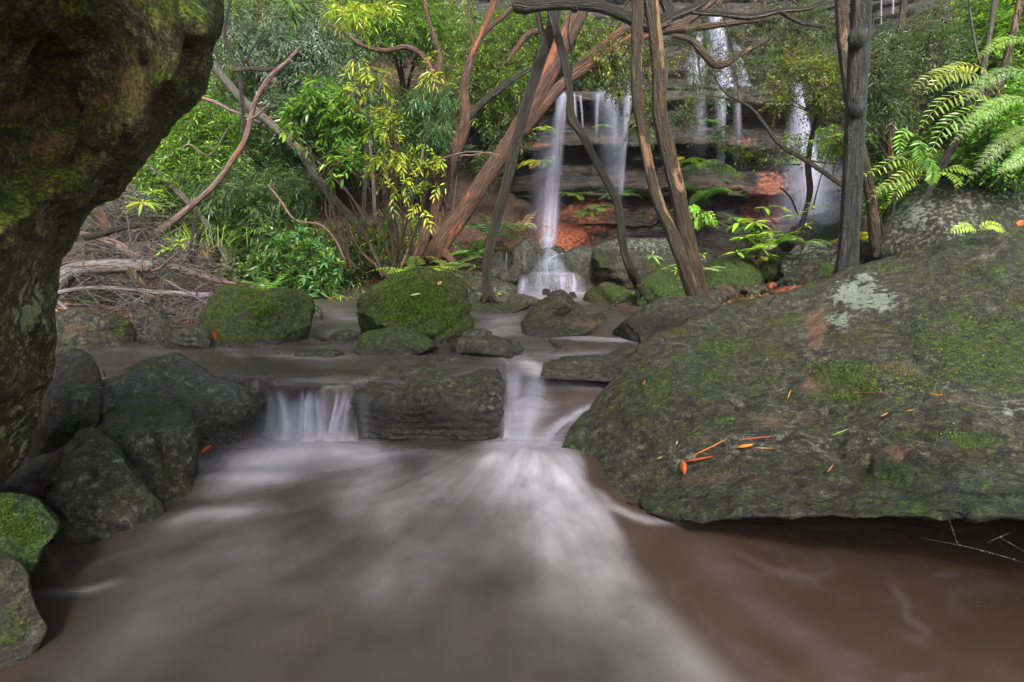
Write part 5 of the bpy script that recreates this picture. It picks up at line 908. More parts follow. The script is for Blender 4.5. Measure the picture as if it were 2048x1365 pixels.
bush('yellow-green sapling with bright drooping leaves left of the rusty bole', (790, 545, 6.5), [(745, 160, 6.2, 34, 30, .25, 15), (785, 205, 6.2, 40, 36, .25, 21), (720, 130, 6.3, 26, 20, .2, 8), (800, 290, 6.2, 60, 30, .25, 18), (770, 330, 6.1, 40, 40, .25, 14), (850, 310, 6.1, 40, 20, .2, 11), (700, 200, 6.3, 26, 26, .2, 8), (790, 370, 6.0, 40, 30, .2, 11), (860, 350, 6.2, 30, 20, .2, 8), (870, 150, 6.3, 26, 24, .2, 10), (740, 250, 6.2, 40, 30, .2, 11), (840, 410, 6.2, 28, 26, .2, 8)], G4, 113, name='sapling', cat='sapling', group=None, sw=5, nst=9, L=0.090, wd=0.0234, length=.20, nleaf=7, hi=True, droop=.35, dirf=(0, -.1, -.15), linkfrac=.5)
bush('mid green sapling carrying a few orange flowers left of the yellow-green one', (700, 540, 6.8), [(640, 200, 6.6, 60, 34, .3, 80), (690, 250, 6.6, 60, 34, .3, 80), (590, 220, 6.7, 40, 30, .3, 50), (650, 290, 6.7, 50, 26, .2, 46), (700, 320, 6.5, 30, 30, .2, 30)], col(4, (.06, .17, .03), 3, BRI, 1, LIME), 114, name='sapling', cat='sapling', group=None, sw=4, nst=7, L=.125, wd=.036, length=.22, nleaf=7, hi=True, droop=.3, linkfrac=.4)
bush('blurred lime leaves hanging at the top edge left of centre', (700, -120, 5.2), [(690, 12, 5.1, 34, 16, .2, 36), (740, 4, 5.1, 30, 10, .2, 22)], col(1, YEL, 1, LIME), 115, name='hanging_branch', cat='branch', group=None, nst=3, L=.10, wd=.014, length=.16, nleaf=10, dirf=(0, 0, -.8))
bush('small tuft of green leaves hanging from the top edge near the leaning boulder', (590, -90, 5.0), [(582, 0, 5.0, 12, 8, .08, 9)], col(1, MID, 1, BRI), 116, name='hanging_branch', cat='branch', group=None, nst=1, L=.11, wd=.02, length=.1, nleaf=8, dirf=(0, 0, -1), hi=True)
# before the falls
bush('fine leaved boughs hanging between the two falls, before the broad curtain', (1300, -60, 7.2), [(1240, 150, 7.2, 45, 36, .35, 143), (1210, 130, 7.3, 40, 30, .3, 93), (1290, 220, 7.0, 34, 40, .3, 99), (1300, 130, 7.2, 40, 50, .3, 126), (1250, 110, 7.3, 50, 30, .3, 99), (1210, 75, 7.4, 50, 24, .3, 82)], col(4, OLIVE, 3, MID, 2, (.16, .20, .06), 1, YEL), 120, name='hanging_branch', cat='branch', group=None, nst=8, sw=5, L=0.050, wd=0.0162, length=.2, nleaf=11, dirf=(0, -.1, -.4))
bush('airy small leaved crown between twin trunks and blue-grey trunk, upper half', (1500, -80, 7.6), [(1390, 120, 7.2, 50, 60, .4, 143), (1480, 150, 7.0, 60, 50, .4, 121), (1560, 110, 7.0, 80, 50, .4, 231), (1620, 60, 7.2, 70, 50, .4, 231), (1560, 40, 7.4, 60, 40, .3, 165), (1390, 50, 7.4, 50, 34, .3, 93), (1640, 150, 6.9, 50, 50, .3, 143), (1480, 60, 7.4, 50, 30, .3, 77), (1370, 210, 6.9, 40, 50, .3, 93)], col(4, OLIVE, 3, MID, 2, GREY), 121, name='tree', cat='tree', group=None, nst=9, sw=6, L=0.054, wd=0.0108, length=.22, nleaf=12, dirf=(0, 0, -.3))
bush('olive bushy sprays on the curved sapling before the misty fall', (1636, 230, 5.9), [(1640, 150, 5.8, 46, 34, .25, 170), (1660, 200, 5.8, 36, 30, .2, 120), (1600, 130, 5.9, 40, 30, .2, 110), (1560, 190, 5.9, 34, 34, .2, 80)], col(4, (.15, .17, .04), 3, OLIVE, 1, LIME), 122, group=None, nst=5, sw=3, L=.05, wd=.012, length=.16, nleaf=11)
bush('flat feathery bright green spray behind the blue-grey trunk', (1690, 300, 5.4), [(1660, 280, 5.4, 34, 12, .2, 50), (1640, 290, 5.5, 40, 12, .2, 40), (1700, 270, 5.4, 34, 16, .2, 40)], col(2, BRI, 1, LIME), 123, group=None, nst=3, sw=3, L=.04, wd=.008, length=.16, nleaf=16)
bush('sparse leaves along the lower ledges left of the misty fall', (1500, 330, 8.2), [(1480, 290, 8.3, 50, 14, .2, 40), (1530, 310, 8.3, 40, 20, .2, 40), (1470, 260, 8.4, 40, 20, .2, 30), (1590, 280, 7.5, 60, 30, .3, 60)], G5, 124, nst=2, sw=2, L=.07, wd=.02, length=.16, nleaf=7)
# right hand side
bush('narrow leaved grey-green bush right of the blue-grey trunk', (1780, 340, 5.5), [(1790, 180, 5.4, 60, 60, .3, 230), (1760, 110, 5.4, 50, 50, .3, 170), (1850, 120, 5.5, 60, 50, .3, 180), (1740, 210, 5.4, 34, 40, .2, 110), (1880, 60, 5.6, 70, 40, .3, 170)], col(4, GREY, 3, OLIVE, 2, MID), 130, nst=7, sw=4, L=.07, wd=.010, length=.2, nleaf=10, ang=60, group=None)
bush('dark green undergrowth between blue-grey trunk and the large fronds', (1820, 420, 6.5), [(1790, 290, 6.3, 90, 50, .4, 420), (1870, 250, 6.6, 80, 50, .4, 330), (1760, 350, 6.2, 50, 36, .3, 220)], col(4, MID, 3, DARK, 2, BRI), 131, nst=5, L=.09, wd=.02, length=.24, nleaf=10, group=None)
bush('bright leafy tree at the upper right corner', (2010, 340, 6.2), [(1990, 60, 6.2, 70, 70, .4, 420), (2060, 120, 6.0, 60, 80, .4, 420), (1920, 110, 6.6, 70, 60, .4, 330), (2080, 20, 6.2, 60, 60, .4, 300)], col(4, BRI, 3, MID, 2, LIME), 132, name='tree', cat='tree', nst=6, sw=6, L=.11, wd=.020, length=.28, nleaf=11, group=None)
bush('vivid green fern-like thicket against the right edge', (2080, 380, 4.8), [(2030, 250, 4.9, 60, 60, .3, 312), (2070, 310, 4.8, 60, 40, .3, 264), (1990, 310, 5.0, 50, 30, .25, 180), (2100, 180, 4.9, 60, 60, .3, 240)], col(4, BRI, 3, (.12, .34, .04), 1, LIME), 133, nst=5, L=0.064, wd=0.0195, length=.24, nleaf=12, group=None)
bush('green bush low behind the big grey-green boulder', (1850, 400, 5.6), [(1850, 350, 5.7, 60, 26, .25, 130), (1790, 400, 5.5, 40, 30, .2, 80), (1930, 330, 5.6, 50, 20, .2, 100)], col(3, MID, 2, BRI, 1, YEL), 134, nst=4, sw=3, L=.08, wd=.022, length=.2, nleaf=9, group=None)

# unseen crowns added above the camera to shade the near pool
def shade_canopy(label, base, cl, n, seed):
    rng = np.random.default_rng(seed); b = np.array([*base, ground_z(base[0], base[1])]); r = tag(empty('tree', b), label, 'tree', 'added unseen trees shading the near pool')
    c = np.array(cl); top = np.array([c[:, 0].mean(), c[:, 1].mean(), c[:, 2].mean()]); P = np.array([b, b*.6+top*.4+[0, 0, .6], top]); v, q, t, tc = tube_arrays(P, np.array([.14, .11, .05]), 12, .12, seed=seed)
    mk('trunk', v, [q, t], B_GREY, parent=r, attrs={'tc': tc}); tw = []
    for x, y, z, R in cl:
        e = np.array([x, y, z]); v, q, t, tc = tube_arrays(np.array([P[1], (P[1]+e)/2+[0, 0, .3], e]), np.array([.05, .04, .015]), 8, .1, seed=seed)
        mk('branch', v, [q, t], B_GREY, parent=r, attrs={'tc': tc})
    C = np.vstack([np.array(k[:3])+rng.normal(size=(n, 3))*[k[3], k[3], k[3]*.35] for k in cl]); C = C[C[:, 2] > 1+.52*np.maximum(C[:, 1], 0)+.5]; k = len(C)
    V, Q, T, mv, tw = sprays(rng, C, rng.normal(size=(k, 3))*[1, 1, .4], 9, .13, .035, length=.4)
    tag(mk('foliage', V, [Q, T], M_LEAF, parent=r, smooth=False, attrs={'leafcol': np.repeat(pick_col(rng, k*9, G5), mv, 0)}), kind='stuff')
shade_canopy('added unseen tree whose crown shades the pool from the left bank', (-3.6, -1.5), [(-1.4, -.4, 4.6, .7), (-.3, .5, 4.8, .6), (-.8, -1.9, 4.6, .8)], 210, 1)
shade_canopy('added unseen tree whose crown shades the pool from the right bank', (3.8, -2.8), [(.6, -.9, 4.8, .7), (1.3, .3, 4.9, .6), (.8, -2.3, 4.8, .7)], 210, 2)
bush('scrubby dry bush above the brushwood beside the leaning boulder', (230, 500, 6.9), [(230, 420, 6.8, 60, 40, .3, 240), (300, 430, 6.8, 60, 40, .3, 200), (180, 450, 6.6, 40, 30, .3, 120), (360, 480, 6.8, 60, 30, .3, 160)], col(3, OLIVE, 3, MID, 1, BROWN, 1, YEL), 140, nst=6, L=.07, wd=.014, length=.2, nleaf=9)
bush('low ferny scrub under the leaning grey trunk by the quiet water', (560, 585, 6.9), [(500, 540, 6.9, 60, 26, .25, 150), (580, 560, 6.8, 60, 20, .2, 140), (440, 520, 7.0, 50, 30, .25, 120), (700, 545, 7.2, 50, 26, .2, 110)], col(3, MID, 2, OLIVE, 2, BRI), 141, nst=5, L=.06, wd=.016, length=.18, nleaf=9)
bush('fine leafy hanging scrub left of the tall white ribbon', (1020, 300, 9.4), [(1010, 260, 9.3, 40, 40, .3, 200), (985, 330, 9.1, 34, 40, .25, 130), (1040, 205, 9.4, 40, 24, .3, 130)], col(3, OLIVE, 3, MID, 1, GREY), 142, nst=4, L=.07, wd=.014, length=.2, nleaf=10)

def mat_haze():
    m, nt = newmat('damp_air'); g = N(nt); v = g.n('ShaderNodeVolumePrincipled'); v.inputs['Color'].default_value = (.90, .90, .97, 1); v.inputs['Density'].default_value = .0012; v.inputs['Anisotropy'].default_value = .3
    o = g.n('ShaderNodeOutputMaterial'); g.link(v.outputs[0], o.inputs['Volume']); return m
def boxv(x0, x1, y0, y1, z0, z1):
    V = np.array([(x, y, z) for x in (x0, x1) for y in (y0, y1) for z in (z0, z1)]); return V, [np.array([[0, 1, 3, 2], [4, 6, 7, 5], [0, 4, 5, 1], [2, 3, 7, 6], [0, 2, 6, 4], [1, 5, 7, 3]])]
Vh, Fh = boxv(-16, 16, -5, 17, -1.6, max((o.matrix_world.translation.z+max((c[2] for c in o.bound_box), default=0)) for o in COL.objects if o.type == 'MESH' and o.parent is None)+.5)
tag(mk('haze', Vh, Fh, mat_haze(), smooth=False), 'damp air hazing the gully before the falls', kind='stuff')
# ------------------------------------------------------------------ ferns and large leaved plants
FC = col(3, FERN, 2, (.14, .30, .06)); FY = col(2, LIME, 2, (.20, .36, .05)); FP = col(2, (.20, .30, .10), 1, (.16, .27, .10))
fern(835, 560, 6.6, 'bright arching fern directly behind the big mossy boulder, left clump', nfr=11, L=.62, pl=.13, cols=col(2, LIME, 2, (.24, .38, .10)), seed=1, lift=.9, droop=.75)
fern(900, 548, 6.7, 'pale arching fern behind the big mossy boulder, right clump', nfr=9, L=.55, pl=.12, cols=FP, seed=2, lift=.95, droop=.8)
fern(985, 480, 7.9, 'bluish green fern between the leaning red trunk and the bow-shaped trunk', nfr=11, L=.75, pl=.15, cols=col(2, (.12, .26, .12), 1, FERN), seed=3, lift=1.0, droop=.8)
fern(945, 520, 7.6, 'fresh green fern against the leaning red trunk foot', nfr=9, L=.62, pl=.13, cols=FC, seed=23, lift=1.0, droop=.8)
fern(1040, 470, 7.9, 'drooping fern with a browning tip right of the bow-shaped trunk', nfr=6, L=.55, pl=.12, cols=col(2, (.16, .26, .12), 1, (.22, .17, .08)), seed=4, lift=1.2, droop=.9)
fern(535, 590, 6.3, 'round crowned fern just right of the squat mossy boulder top', nfr=10, L=.42, pl=.10, cols=FC, seed=5, lift=1.1, droop=.8)
fern(600, 600, 6.2, 'small fern hanging over the water behind the squat boulder', nfr=8, L=.36, pl=.09, cols=col(1, (.10, .26, .10)), seed=6)
fern(1410, 400, 8.5, 'lush fern clump growing on the cliff just right of the twin trunks', nfr=12, L=.75, pl=.18, cols=FC, seed=7, lift=.9, droop=1.0, bip=True, pairs=12)
fern(1420, 335, 8.6, 'pale fern higher on the cliff beside the two tiered fall', nfr=9, L=.6, pl=.15, cols=FP, seed=8, lift=.6, droop=.9)
fern(1405, 455, 8.4, 'low fern on the wet ledge under the lush fern clump', nfr=9, L=.5, pl=.13, cols=FC, seed=9)
fern(1375, 425, 8.4, 'small fern tucked against the right side of the twin trunks', nfr=7, L=.45, pl=.12, cols=col(1, (.12, .28, .08)), seed=10)
fern(1150, 395, 8.8, 'small fern growing from the wall right of the tall white ribbon', nfr=6, L=.34, pl=.10, cols=FY, seed=11, az=(180, 360))
fern(1172, 425, 8.8, 'drooping little fern above the orange mound', nfr=6, L=.34, pl=.10, cols=FC, seed=12, az=(180, 360), droop=1.3)
fern(1235, 395, 8.7, 'fern on the ledge right of the zigzag trunk', nfr=7, L=.4, pl=.11, cols=FC, seed=13, az=(180, 360))
fern(1200, 420, 8.7, 'fern clump left of the zigzag trunk bend', nfr=7, L=.36, pl=.11, cols=FP, seed=14, az=(170, 370))
fern(1085, 330, 8.9, 'yellowish fern hanging left of the tall white ribbon', nfr=7, L=.45, pl=.12, cols=col(2, YEL, 2, FERN), seed=15, az=(150, 330), droop=1.1)
fern(1085, 262, 9.0, 'tiny heart shaped leafy tuft beside the top of the tall white ribbon', nfr=5, L=.26, pl=.09, cols=col(1, LIME), seed=16, az=(180, 360), wl=.5)
fern(1200, 258, 9.0, 'tiny leafy tuft under the ledge of the broad curtain', nfr=4, L=.22, pl=.08, cols=col(1, LIME), seed=17, az=(180, 360), wl=.5)
fern(1410, 250, 8.9, 'leafy tuft on the cliff under the upper fall', nfr=5, L=.28, pl=.10, cols=FC, seed=18, az=(180, 360), wl=.4)
fern(1360, 330, 8.0, 'yellow-green fern right behind the twin trunks at mid height', nfr=6, L=.4, pl=.12, cols=col(1, YEL, 1, LIME), seed=19, wl=.4)
fern(1256, 650, 5.0, 'small vivid green fern beside the low dark olive rock', nfr=6, L=.16, pl=.055, cols=col(1, (.26, .45, .04)), seed=20, lift=1.0, bip=True, pairs=10)
fern(1222, 632, 5.3, 'single lime fern tuft on the long flat tan rock', nfr=3, L=.16, pl=.05, cols=col(1, (.30, .48, .04)), seed=21, az=(180, 300))
fern(1410, 540, 5.5, 'pale spidery fern spreading over the long dark mossy rock', nfr=7, L=.3, pl=.06, cols=col(1, (.30, .40, .18)), seed=22, lift=.5, droop=.5)
fern(1540, 500, 6.0, 'soft pale green fern left of the ridged pale grey rock', nfr=11, L=.45, pl=.10, cols=col(1, (.26, .40, .14), 1, LIME), seed=24, lift=1.1)
fern(1605, 490, 5.7, 'light fern drooping in front of the ridged pale grey rock', nfr=7, L=.34, pl=.08, cols=col(1, (.24, .38, .10)), seed=25)
fern(1520, 520, 6.0, 'small pale fern at the foot of the glowing seedling', nfr=8, L=.28, pl=.07, cols=FY, seed=26)
fern(1720, 480, 4.6, 'yellow leafed little fern behind the blue-grey trunk foot', nfr=7, L=.26, pl=.07, cols=col(2, YEL, 1, (.5, .4, .04)), seed=27)
fern(1760, 395, 5.2, 'delicate green fern right of the blue-grey trunk', nfr=9, L=.5, pl=.11, cols=FC, seed=28, bip=True, pairs=12)
fern(1900, 330, 5.2, 'tall fern deep in the undergrowth at the right', nfr=9, L=.7, pl=.17, cols=FC, seed=29, bip=True, pairs=12)
def big_fern(label, lines, d, pl, cols, seed, bip=True, pairs=20, **kw):
    rng = np.random.default_rng(seed); P0 = W(lines[0][0][0], lines[0][0][1], d); r = tag(empty('fern', P0), label, 'fern')
    for ln in lines:
        a = np.array([(p[0], p[1], p[2] if len(p) > 2 else d) for p in ln], float); P = W(a[:, 0], a[:, 1], a[:, 2])
        frond_mesh(P, pl*rng.uniform(.85, 1.1), rng, cols, bip, pairs, parent=r, upv=(rng.uniform(-.2, .2), -.75, .7), **kw)
    return r
big_fern('large yellow-lime fern fronds fanning left from the right edge', [[(2000, 200, 4.0), (1960, 155, 3.9), (1900, 148, 3.8), (1845, 190, 3.7)], [(2010, 215, 4.0), (1950, 185, 3.8), (1885, 205, 3.7), (1835, 262, 3.6)], [(2010, 230, 4.0), (1950, 220, 3.9), (1890, 255, 3.8), (1850, 330, 3.7)],
    [(1990, 190, 4.1), (1940, 140, 4.0), (1870, 150, 3.9), (1820, 182, 3.8)], [(2010, 205, 4.0), (1975, 145, 3.9), (1925, 130, 3.9), (1880, 142, 3.8)]], 4.0, .10, col(2, (.17, .31, .035), 1, (.25, .35, .04)), 41, bip=False, pairs=19, wl=.24)
big_fern('big green bracken fronds spreading over the right edge', [[(2120, 220, 3.7), (2060, 150, 3.6), (1990, 150, 3.6), (1910, 215, 3.5)], [(2120, 260, 3.6), (2050, 200, 3.5), (1980, 215, 3.5), (1900, 290, 3.4)], [(2120, 300, 3.5), (2060, 260, 3.5), (2000, 290, 3.4), (1930, 370, 3.4)], [(2120, 180, 3.7), (2070, 90, 3.7), (2010, 80, 3.7), (1950, 120, 3.6)], [(2130, 320, 3.4), (2090, 290, 3.4), (2050, 310, 3.4), (1990, 350, 3.4)]], 3.9, .10, col(2, (.16, .34, .04), 2, (.16, .28, .07)), 42, pairs=26)
big_fern('small lime fern fronds drooping over the edge of the grey-green boulder', [[(1860, 350, 4.1), (1800, 318, 4.0), (1745, 345, 3.9), (1700, 352, 3.9)], [(1850, 360, 4.1), (1810, 350, 4.0), (1770, 375, 3.9), (1728, 410, 3.9)], [(1862, 352, 4.1), (1890, 345, 4.0), (1915, 362, 3.9), (1910, 385, 3.9)], [(1850, 352, 4.1), (1820, 340, 4.0), (1790, 360, 3.95), (1740, 385, 3.9)], [(1870, 345, 4.1), (1910, 335, 4.0), (1950, 345, 4.0)], [(1840, 355, 4.1), (1800, 375, 4.0), (1775, 410, 3.9)]], 4.1, .075, col(2, (.24, .38, .04), 1, LIME), 43, bip=False, pairs=14, wl=.24)
big_fern('hanging green fern fronds between the slim pale trunk and the lime fronds', [[(1830, 270, 4.6), (1810, 262, 4.5), (1800, 290, 4.5), (1802, 322, 4.5)], [(1850, 290, 4.5), (1842, 285, 4.4), (1838, 310, 4.4), (1840, 335, 4.4)], [(1860, 330, 4.3), (1862, 320, 4.3), (1866, 345, 4.3), (1862, 372, 4.3)]], 4.5, .085, col(1, (.16, .38, .04)), 44, bip=False, pairs=14)
big_fern('two lime fronds lying over the rim of the foreground boulder', [[(1955, 462, 3.15), (1940, 452, 3.13), (1920, 456, 3.12), (1898, 466, 3.12)], [(1955, 462, 3.15), (1975, 450, 3.13), (1995, 452, 3.12), (2012, 462, 3.12)]], 3.15, .05, col(1, (.34, .52, .05)), 45, bip=False, pairs=12, wl=.3)
big_fern('palm-like green fern head beside the twin trunks, hanging over the dark pool', [[(1402, 425, 6.1), (1388, 422, 6.1), (1378, 440, 6.1)], [(1402, 425, 6.1), (1418, 424, 6.0), (1428, 438, 6.0), (1436, 460, 6.0)], [(1402, 425, 6.1), (1398, 440, 6.1), (1397, 462, 6.1)], [(1402, 425, 6.1), (1415, 432, 6.0), (1420, 452, 6.0)], [(1402, 425, 6.1), (1392, 415, 6.1), (1375, 420, 6.1)]], 6.1, .07, col(1, (.22, .44, .04)), 46, bip=False, pairs=9, wl=.35)
o = tube('stem', [(1401, 520, 3), (1403, 470, 3), (1402, 425, 3)], 6.1, B_DARK, seg=6); tag(o, 'thin black stalk holding up the palm-like fern head', 'stalk')
rosette(285, 405, 5.6, 'plant with glowing yellow-green strap leaves above the brushwood', n=16, L=.24, wd=.040, cols=col(1, (.36, .46, .08), 1, (.28, .42, .06)), seed=1, stem_to=(300, 520, 5.7), tiers=((0, 0, 0, 1.), (20, -20, .1, .5), (75, 80, .1, .8), (50, 95, 0, .5)), name='strap_leaved_plant')
rosette(1510, 445, 5.9, 'tall glowing lime green seedling standing before the dark pool', n=10, L=.22, wd=.050, cols=col(2, (.32, .52, .05), 1, (.22, .44, .06)), seed=2, stem_to=(1512, 520, 6.0), tiers=((0, 0, 0, 1.), (30, 20, 0, .5), (-32, 0, .05, .9), (-20, 30, 0, .8), (12, 50, -.05, .7), (22, -28, .1, .5), (-36, 60, 0, .5)), stemr=.006)
rosette(1490, 455, 6.1, 'bluish green seedling left of the glowing lime one', n=9, L=.18, wd=.045, cols=col(1, (.12, .32, .16), 1, BRI), seed=3, stem_to=(1488, 522, 6.1), tiers=((0, 0, 0, 1.), (-25, -20, 0, .6), (4, 24, 0, .7)), stemr=.005)
rosette(1590, 430, 5.6, 'spindly seedling with sparse yellow leaves before the misty fall', n=6, L=.17, wd=.03, cols=col(1, (.34, .44, .06)), seed=4, stem_to=(1605, 500, 5.7), tiers=((0, 0, 0, .8), (40, -18, 0, .8), (-28, -14, 0, .7), (20, 22, 0, .7)))
rosette(1305, 512, 6.0, 'pale star leaved plant growing on the layered boulder', n=9, L=.17, wd=.035, cols=col(1, (.24, .36, .14)), seed=5, stem_to=(1312, 545, 6.0), tiers=((0, 0, 0, 1.), (28, 24, -.1, .8)))
rosette(1355, 540, 4.9, 'small yellow-green plant left of the twin trunks', n=9, L=.09, wd=.02, cols=col(1, YEL, 1, LIME), seed=6, stem_to=(1350, 560, 4.9), tiers=((0, 0, 0, 1.), (25, -16, 0, .6), (50, -30, 0, .6)))
rosette(640, 585, 6.2, 'leafy plant with red-brown stems over the quiet side water', n=10, L=.15, wd=.034, cols=col(1, (.10, .26, .10)), seed=7, stem_to=(650, 605, 6.2), tiers=((0, 0, 0, 1.), (-30, -30, 0, .7), (36, 10, 0, .7), (10, -60, .1, .9), (-60, -70, .1, .9), (-20, -100, .1, .8)))
rosette(680, 592, 6.1, 'low yellow and green seedlings at the water edge left of the bright mossy boulder', n=10, L=.11, wd=.022, cols=col(1, LIME, 1, BRI, 1, (.3, .06, .02)), seed=8, stem_to=(680, 608, 6.1), tiers=((0, 0, 0, 1.), (22, 4, 0, .8), (-14, 8, 0, .7)))
rosette(965, 590, 5.6, 'small green plant with a yellow leaf at the foot of the bow-shaped trunk', n=8, L=.09, wd=.024, cols=col(1, BRI, 1, YEL), seed=9, stem_to=(970, 603, 5.6), tiers=((0, 0, 0, 1.), (28, -4, 0, .8)))
rosette(950, 535, 6.2, 'single thin seedling with wide leaves behind the bright mossy boulder', n=5, L=.12, wd=.03, cols=col(1, MID, 1, BRI), seed=10, stem_to=(952, 585, 6.2))
rosette(700, 300, 6.3, 'cluster of orange red flowers hanging in the sapling, upper one', n=8, L=.07, wd=.018, cols=col(1, RUST, 1, (.7, .22, .05)), seed=11, stem_to=(702, 285, 6.3), name='flower', cat='flower')
rosette(677, 325, 6.3, 'single orange red flower hanging below the upper flower cluster', n=6, L=.08, wd=.022, cols=col(1, RUST), seed=12, stem_to=(680, 305, 6.3), name='flower', cat='flower')
rosette(715, 216, 6.4, 'orange flower right of centre in the green sapling crown', n=5, L=.07, wd=.02, cols=col(1, (.7, .20, .04)), seed=13, stem_to=(722, 230, 6.4), name='flower', cat='flower')
rosette(610, 200, 6.5, 'small orange flower near the left of the green sapling crown', n=5, L=.06, wd=.018, cols=col(1, (.7, .20, .04)), seed=14, stem_to=(600, 215, 6.5), name='flower', cat='flower')
rosette(545, 236, 6.4, 'small orange flower beside the pink-grey limb', n=5, L=.05, wd=.018, cols=col(1, (.7, .20, .04)), seed=15, stem_to=(540, 240, 6.4), name='flower', cat='flower')
rosette(750, 352, 6.2, 'small orange flower low on the yellow-green sapling', n=5, L=.05, wd=.018, cols=col(1, (.75, .25, .04)), seed=16, stem_to=(752, 340, 6.2), name='flower', cat='flower')
def grass(label, px, py, d, n, L, spread, cols, seed):
    rng = np.random.default_rng(seed); c = W(px, py, d); B = c+rng.normal(size=(n, 3))*[spread, spread*.5, .01]
    D = np.stack([rng.normal(size=n)*.35, rng.normal(size=n)*.35, np.ones(n)], 1)
    V, Q, T, mv = leaf_arrays(B, D, np.tile([0, -1., .2], (n, 1))+.3*rng.normal(size=(n, 3)), L*rng.uniform(.6, 1.2, n), np.full(n, .008), hi=True, droop=.35)
    return tag(mk('grass', V, [Q, T], M_LEAF, loc=c, smooth=False, attrs={'leafcol': np.repeat(pick_col(rng, n, cols), mv, 0)}), label, 'grass', kind='stuff')
grass('upright bright green grass beside the leaning grey trunk foot', 385, 500, 6.4, 90, .45, .22, col(1, BRI, 1, LIME), 1)
grass('bleached grass blades standing by the thin grey trunk', 410, 520, 6.4, 26, .38, .05, col(1, (.4, .26, .12)), 2)
grass('grassy fringe at the edge of the quiet side water', 640, 590, 6.5, 160, .14, .35, col(1, MID, 1, OLIVE), 3)
grass('short grass under the thicket', 560, 575, 6.9, 200, .18, .5, col(1, MID, 1, BRI), 4)

# ------------------------------------------------------------------ brushwood at the left
logs = [([(105, 600, 26, 4.9), (120, 565, 32, 4.9), (145, 542, 30, 4.9), (200, 535, 30), (260, 532, 28), (300, 534, 24)], 4.9, B_LOG, 'thick grey log with orange bark scars lying on the brushwood', 'log'),
        ([(262, 540, 18, 4.85), (280, 570, 18, 4.8), (300, 600, 16, 4.75)], 4.8, B_TAN, 'broken tan stub slanting down from the thick grey log', 'log'),
        ([(150, 466, 12), (200, 478, 14), (240, 492, 16), (265, 512, 15), (310, 524, 13), (370, 540, 12), (420, 558, 10), (470, 568, 7)], 5.3, B_PINK, 'long crooked pinkish branch running down right over the brushwood', 'branch'),
        ([(148, 478, 12), (190, 472, 12), (230, 460, 11), (275, 452, 9)], 5.0, B_DARK, 'dark dead branch pointing up right at the top of the brushwood', 'branch'),
        ([(105, 588, 9, 4.7), (160, 578, 9), (230, 577, 8), (300, 584, 9), (360, 588, 11), (425, 592, 12)], 4.75, B_LOG, 'long straight silvery pole above the tan ochre rock', 'branch'),
        ([(170, 400, 18), (200, 430, 20), (230, 480, 18)], 6.0, B_RED, 'reddish stump leaning behind the brushwood', 'branch'),
        ([(105, 595, 5), (135, 620, 5), (150, 632, 4)], 4.4, B_LOG, 'pale broken stick on the tan ochre rock', 'stick'),
        ([(330, 520, 6), (360, 545, 6), (420, 555, 8), (480, 580, 7)], 5.6, B_DARK, 'dark branch beneath the long crooked pinkish one', 'branch'),
        ([(290, 545, 5), (320, 535, 4), (355, 505, 4)], 4.9, B_PINK, 'pale forked stick leaning on the thick grey log', 'stick'),
        ([(180, 500, 7), (230, 503, 6), (280, 508, 4)], 5.4, B_PINK, 'thin pale stick lying level in the upper brushwood', 'stick'),
        ([(120, 520, 8), (160, 545, 8), (200, 555, 6)], 5.2, B_DARK, 'short dark branch behind the thick grey log', 'branch'),
        ([(330, 560, 4), (400, 600, 3), (440, 625, 2)], 4.6, B_LOG, 'thin bleached twig slanting toward the squat mossy boulder', 'stick')]
for i, (p, dd, mm, lb, ct) in enumerate(logs): tag(tube(ct if ct != 'stick' else 'stick', p, dd, mm, seg=12, rel=.14, seed=70+i), lb, ct)
def twig_pile(label, boxes, seed, name='brushwood'):
    rng = np.random.default_rng(seed); segs = []
    for (x0, x1, y0, y1, d0, d1, n, ln) in boxes:
        x = rng.uniform(x0, x1, n); y = rng.uniform(y0, y1, n); d = d0+(d1-d0)*rng.uniform(0, 1, n); c = W(x, y, d); c[:, 2] = np.maximum(c[:, 2], .27)
        a = rng.normal(size=(n, 3))*[1, .6, .35]; a /= np.linalg.norm(a, axis=1)[:, None]; l = ln*rng.uniform(.4, 1.3, n)[:, None]; k = rng.normal(size=(n, 3))*.12*l
        segs.append(np.stack([c-a*l/2, c-a*l/6+k, c+a*l/6-k*.5, c+a*l/2+k*.4], 1))
    S = np.vstack(segs); n = len(S); V, Q = twig_arrays([S[:, i] for i in range(4)], .0060, .0022)
    sc = rng.uniform(.4, 1.5, n); V = V.reshape(n, 4, 3, 3); m = V.mean(2, keepdims=True); V = (m+(V-m)*sc[:, None, None, None]).reshape(-1, 3)
    return tag(mk(name, V, [Q], B_LOG, attrs={'tc': V*3+np.repeat(rng.uniform(0, 9, (n, 1)), 12, 0)}, smooth=False), label, name, kind='stuff')
twig_pile('heap of pale fine sticks and twigs piled against the left bank', [(120, 420, 480, 600, 4.8, 6.2, 420, .55), (240, 430, 590, 680, 4.1, 4.9, 120, .40), (130, 280, 540, 620, 4.7, 5.2, 120, .4), (150, 300, 380, 480, 5.8, 6.8, 260, .7), (130, 460, 520, 620, 4.8, 5.8, 260, .35)], 1)
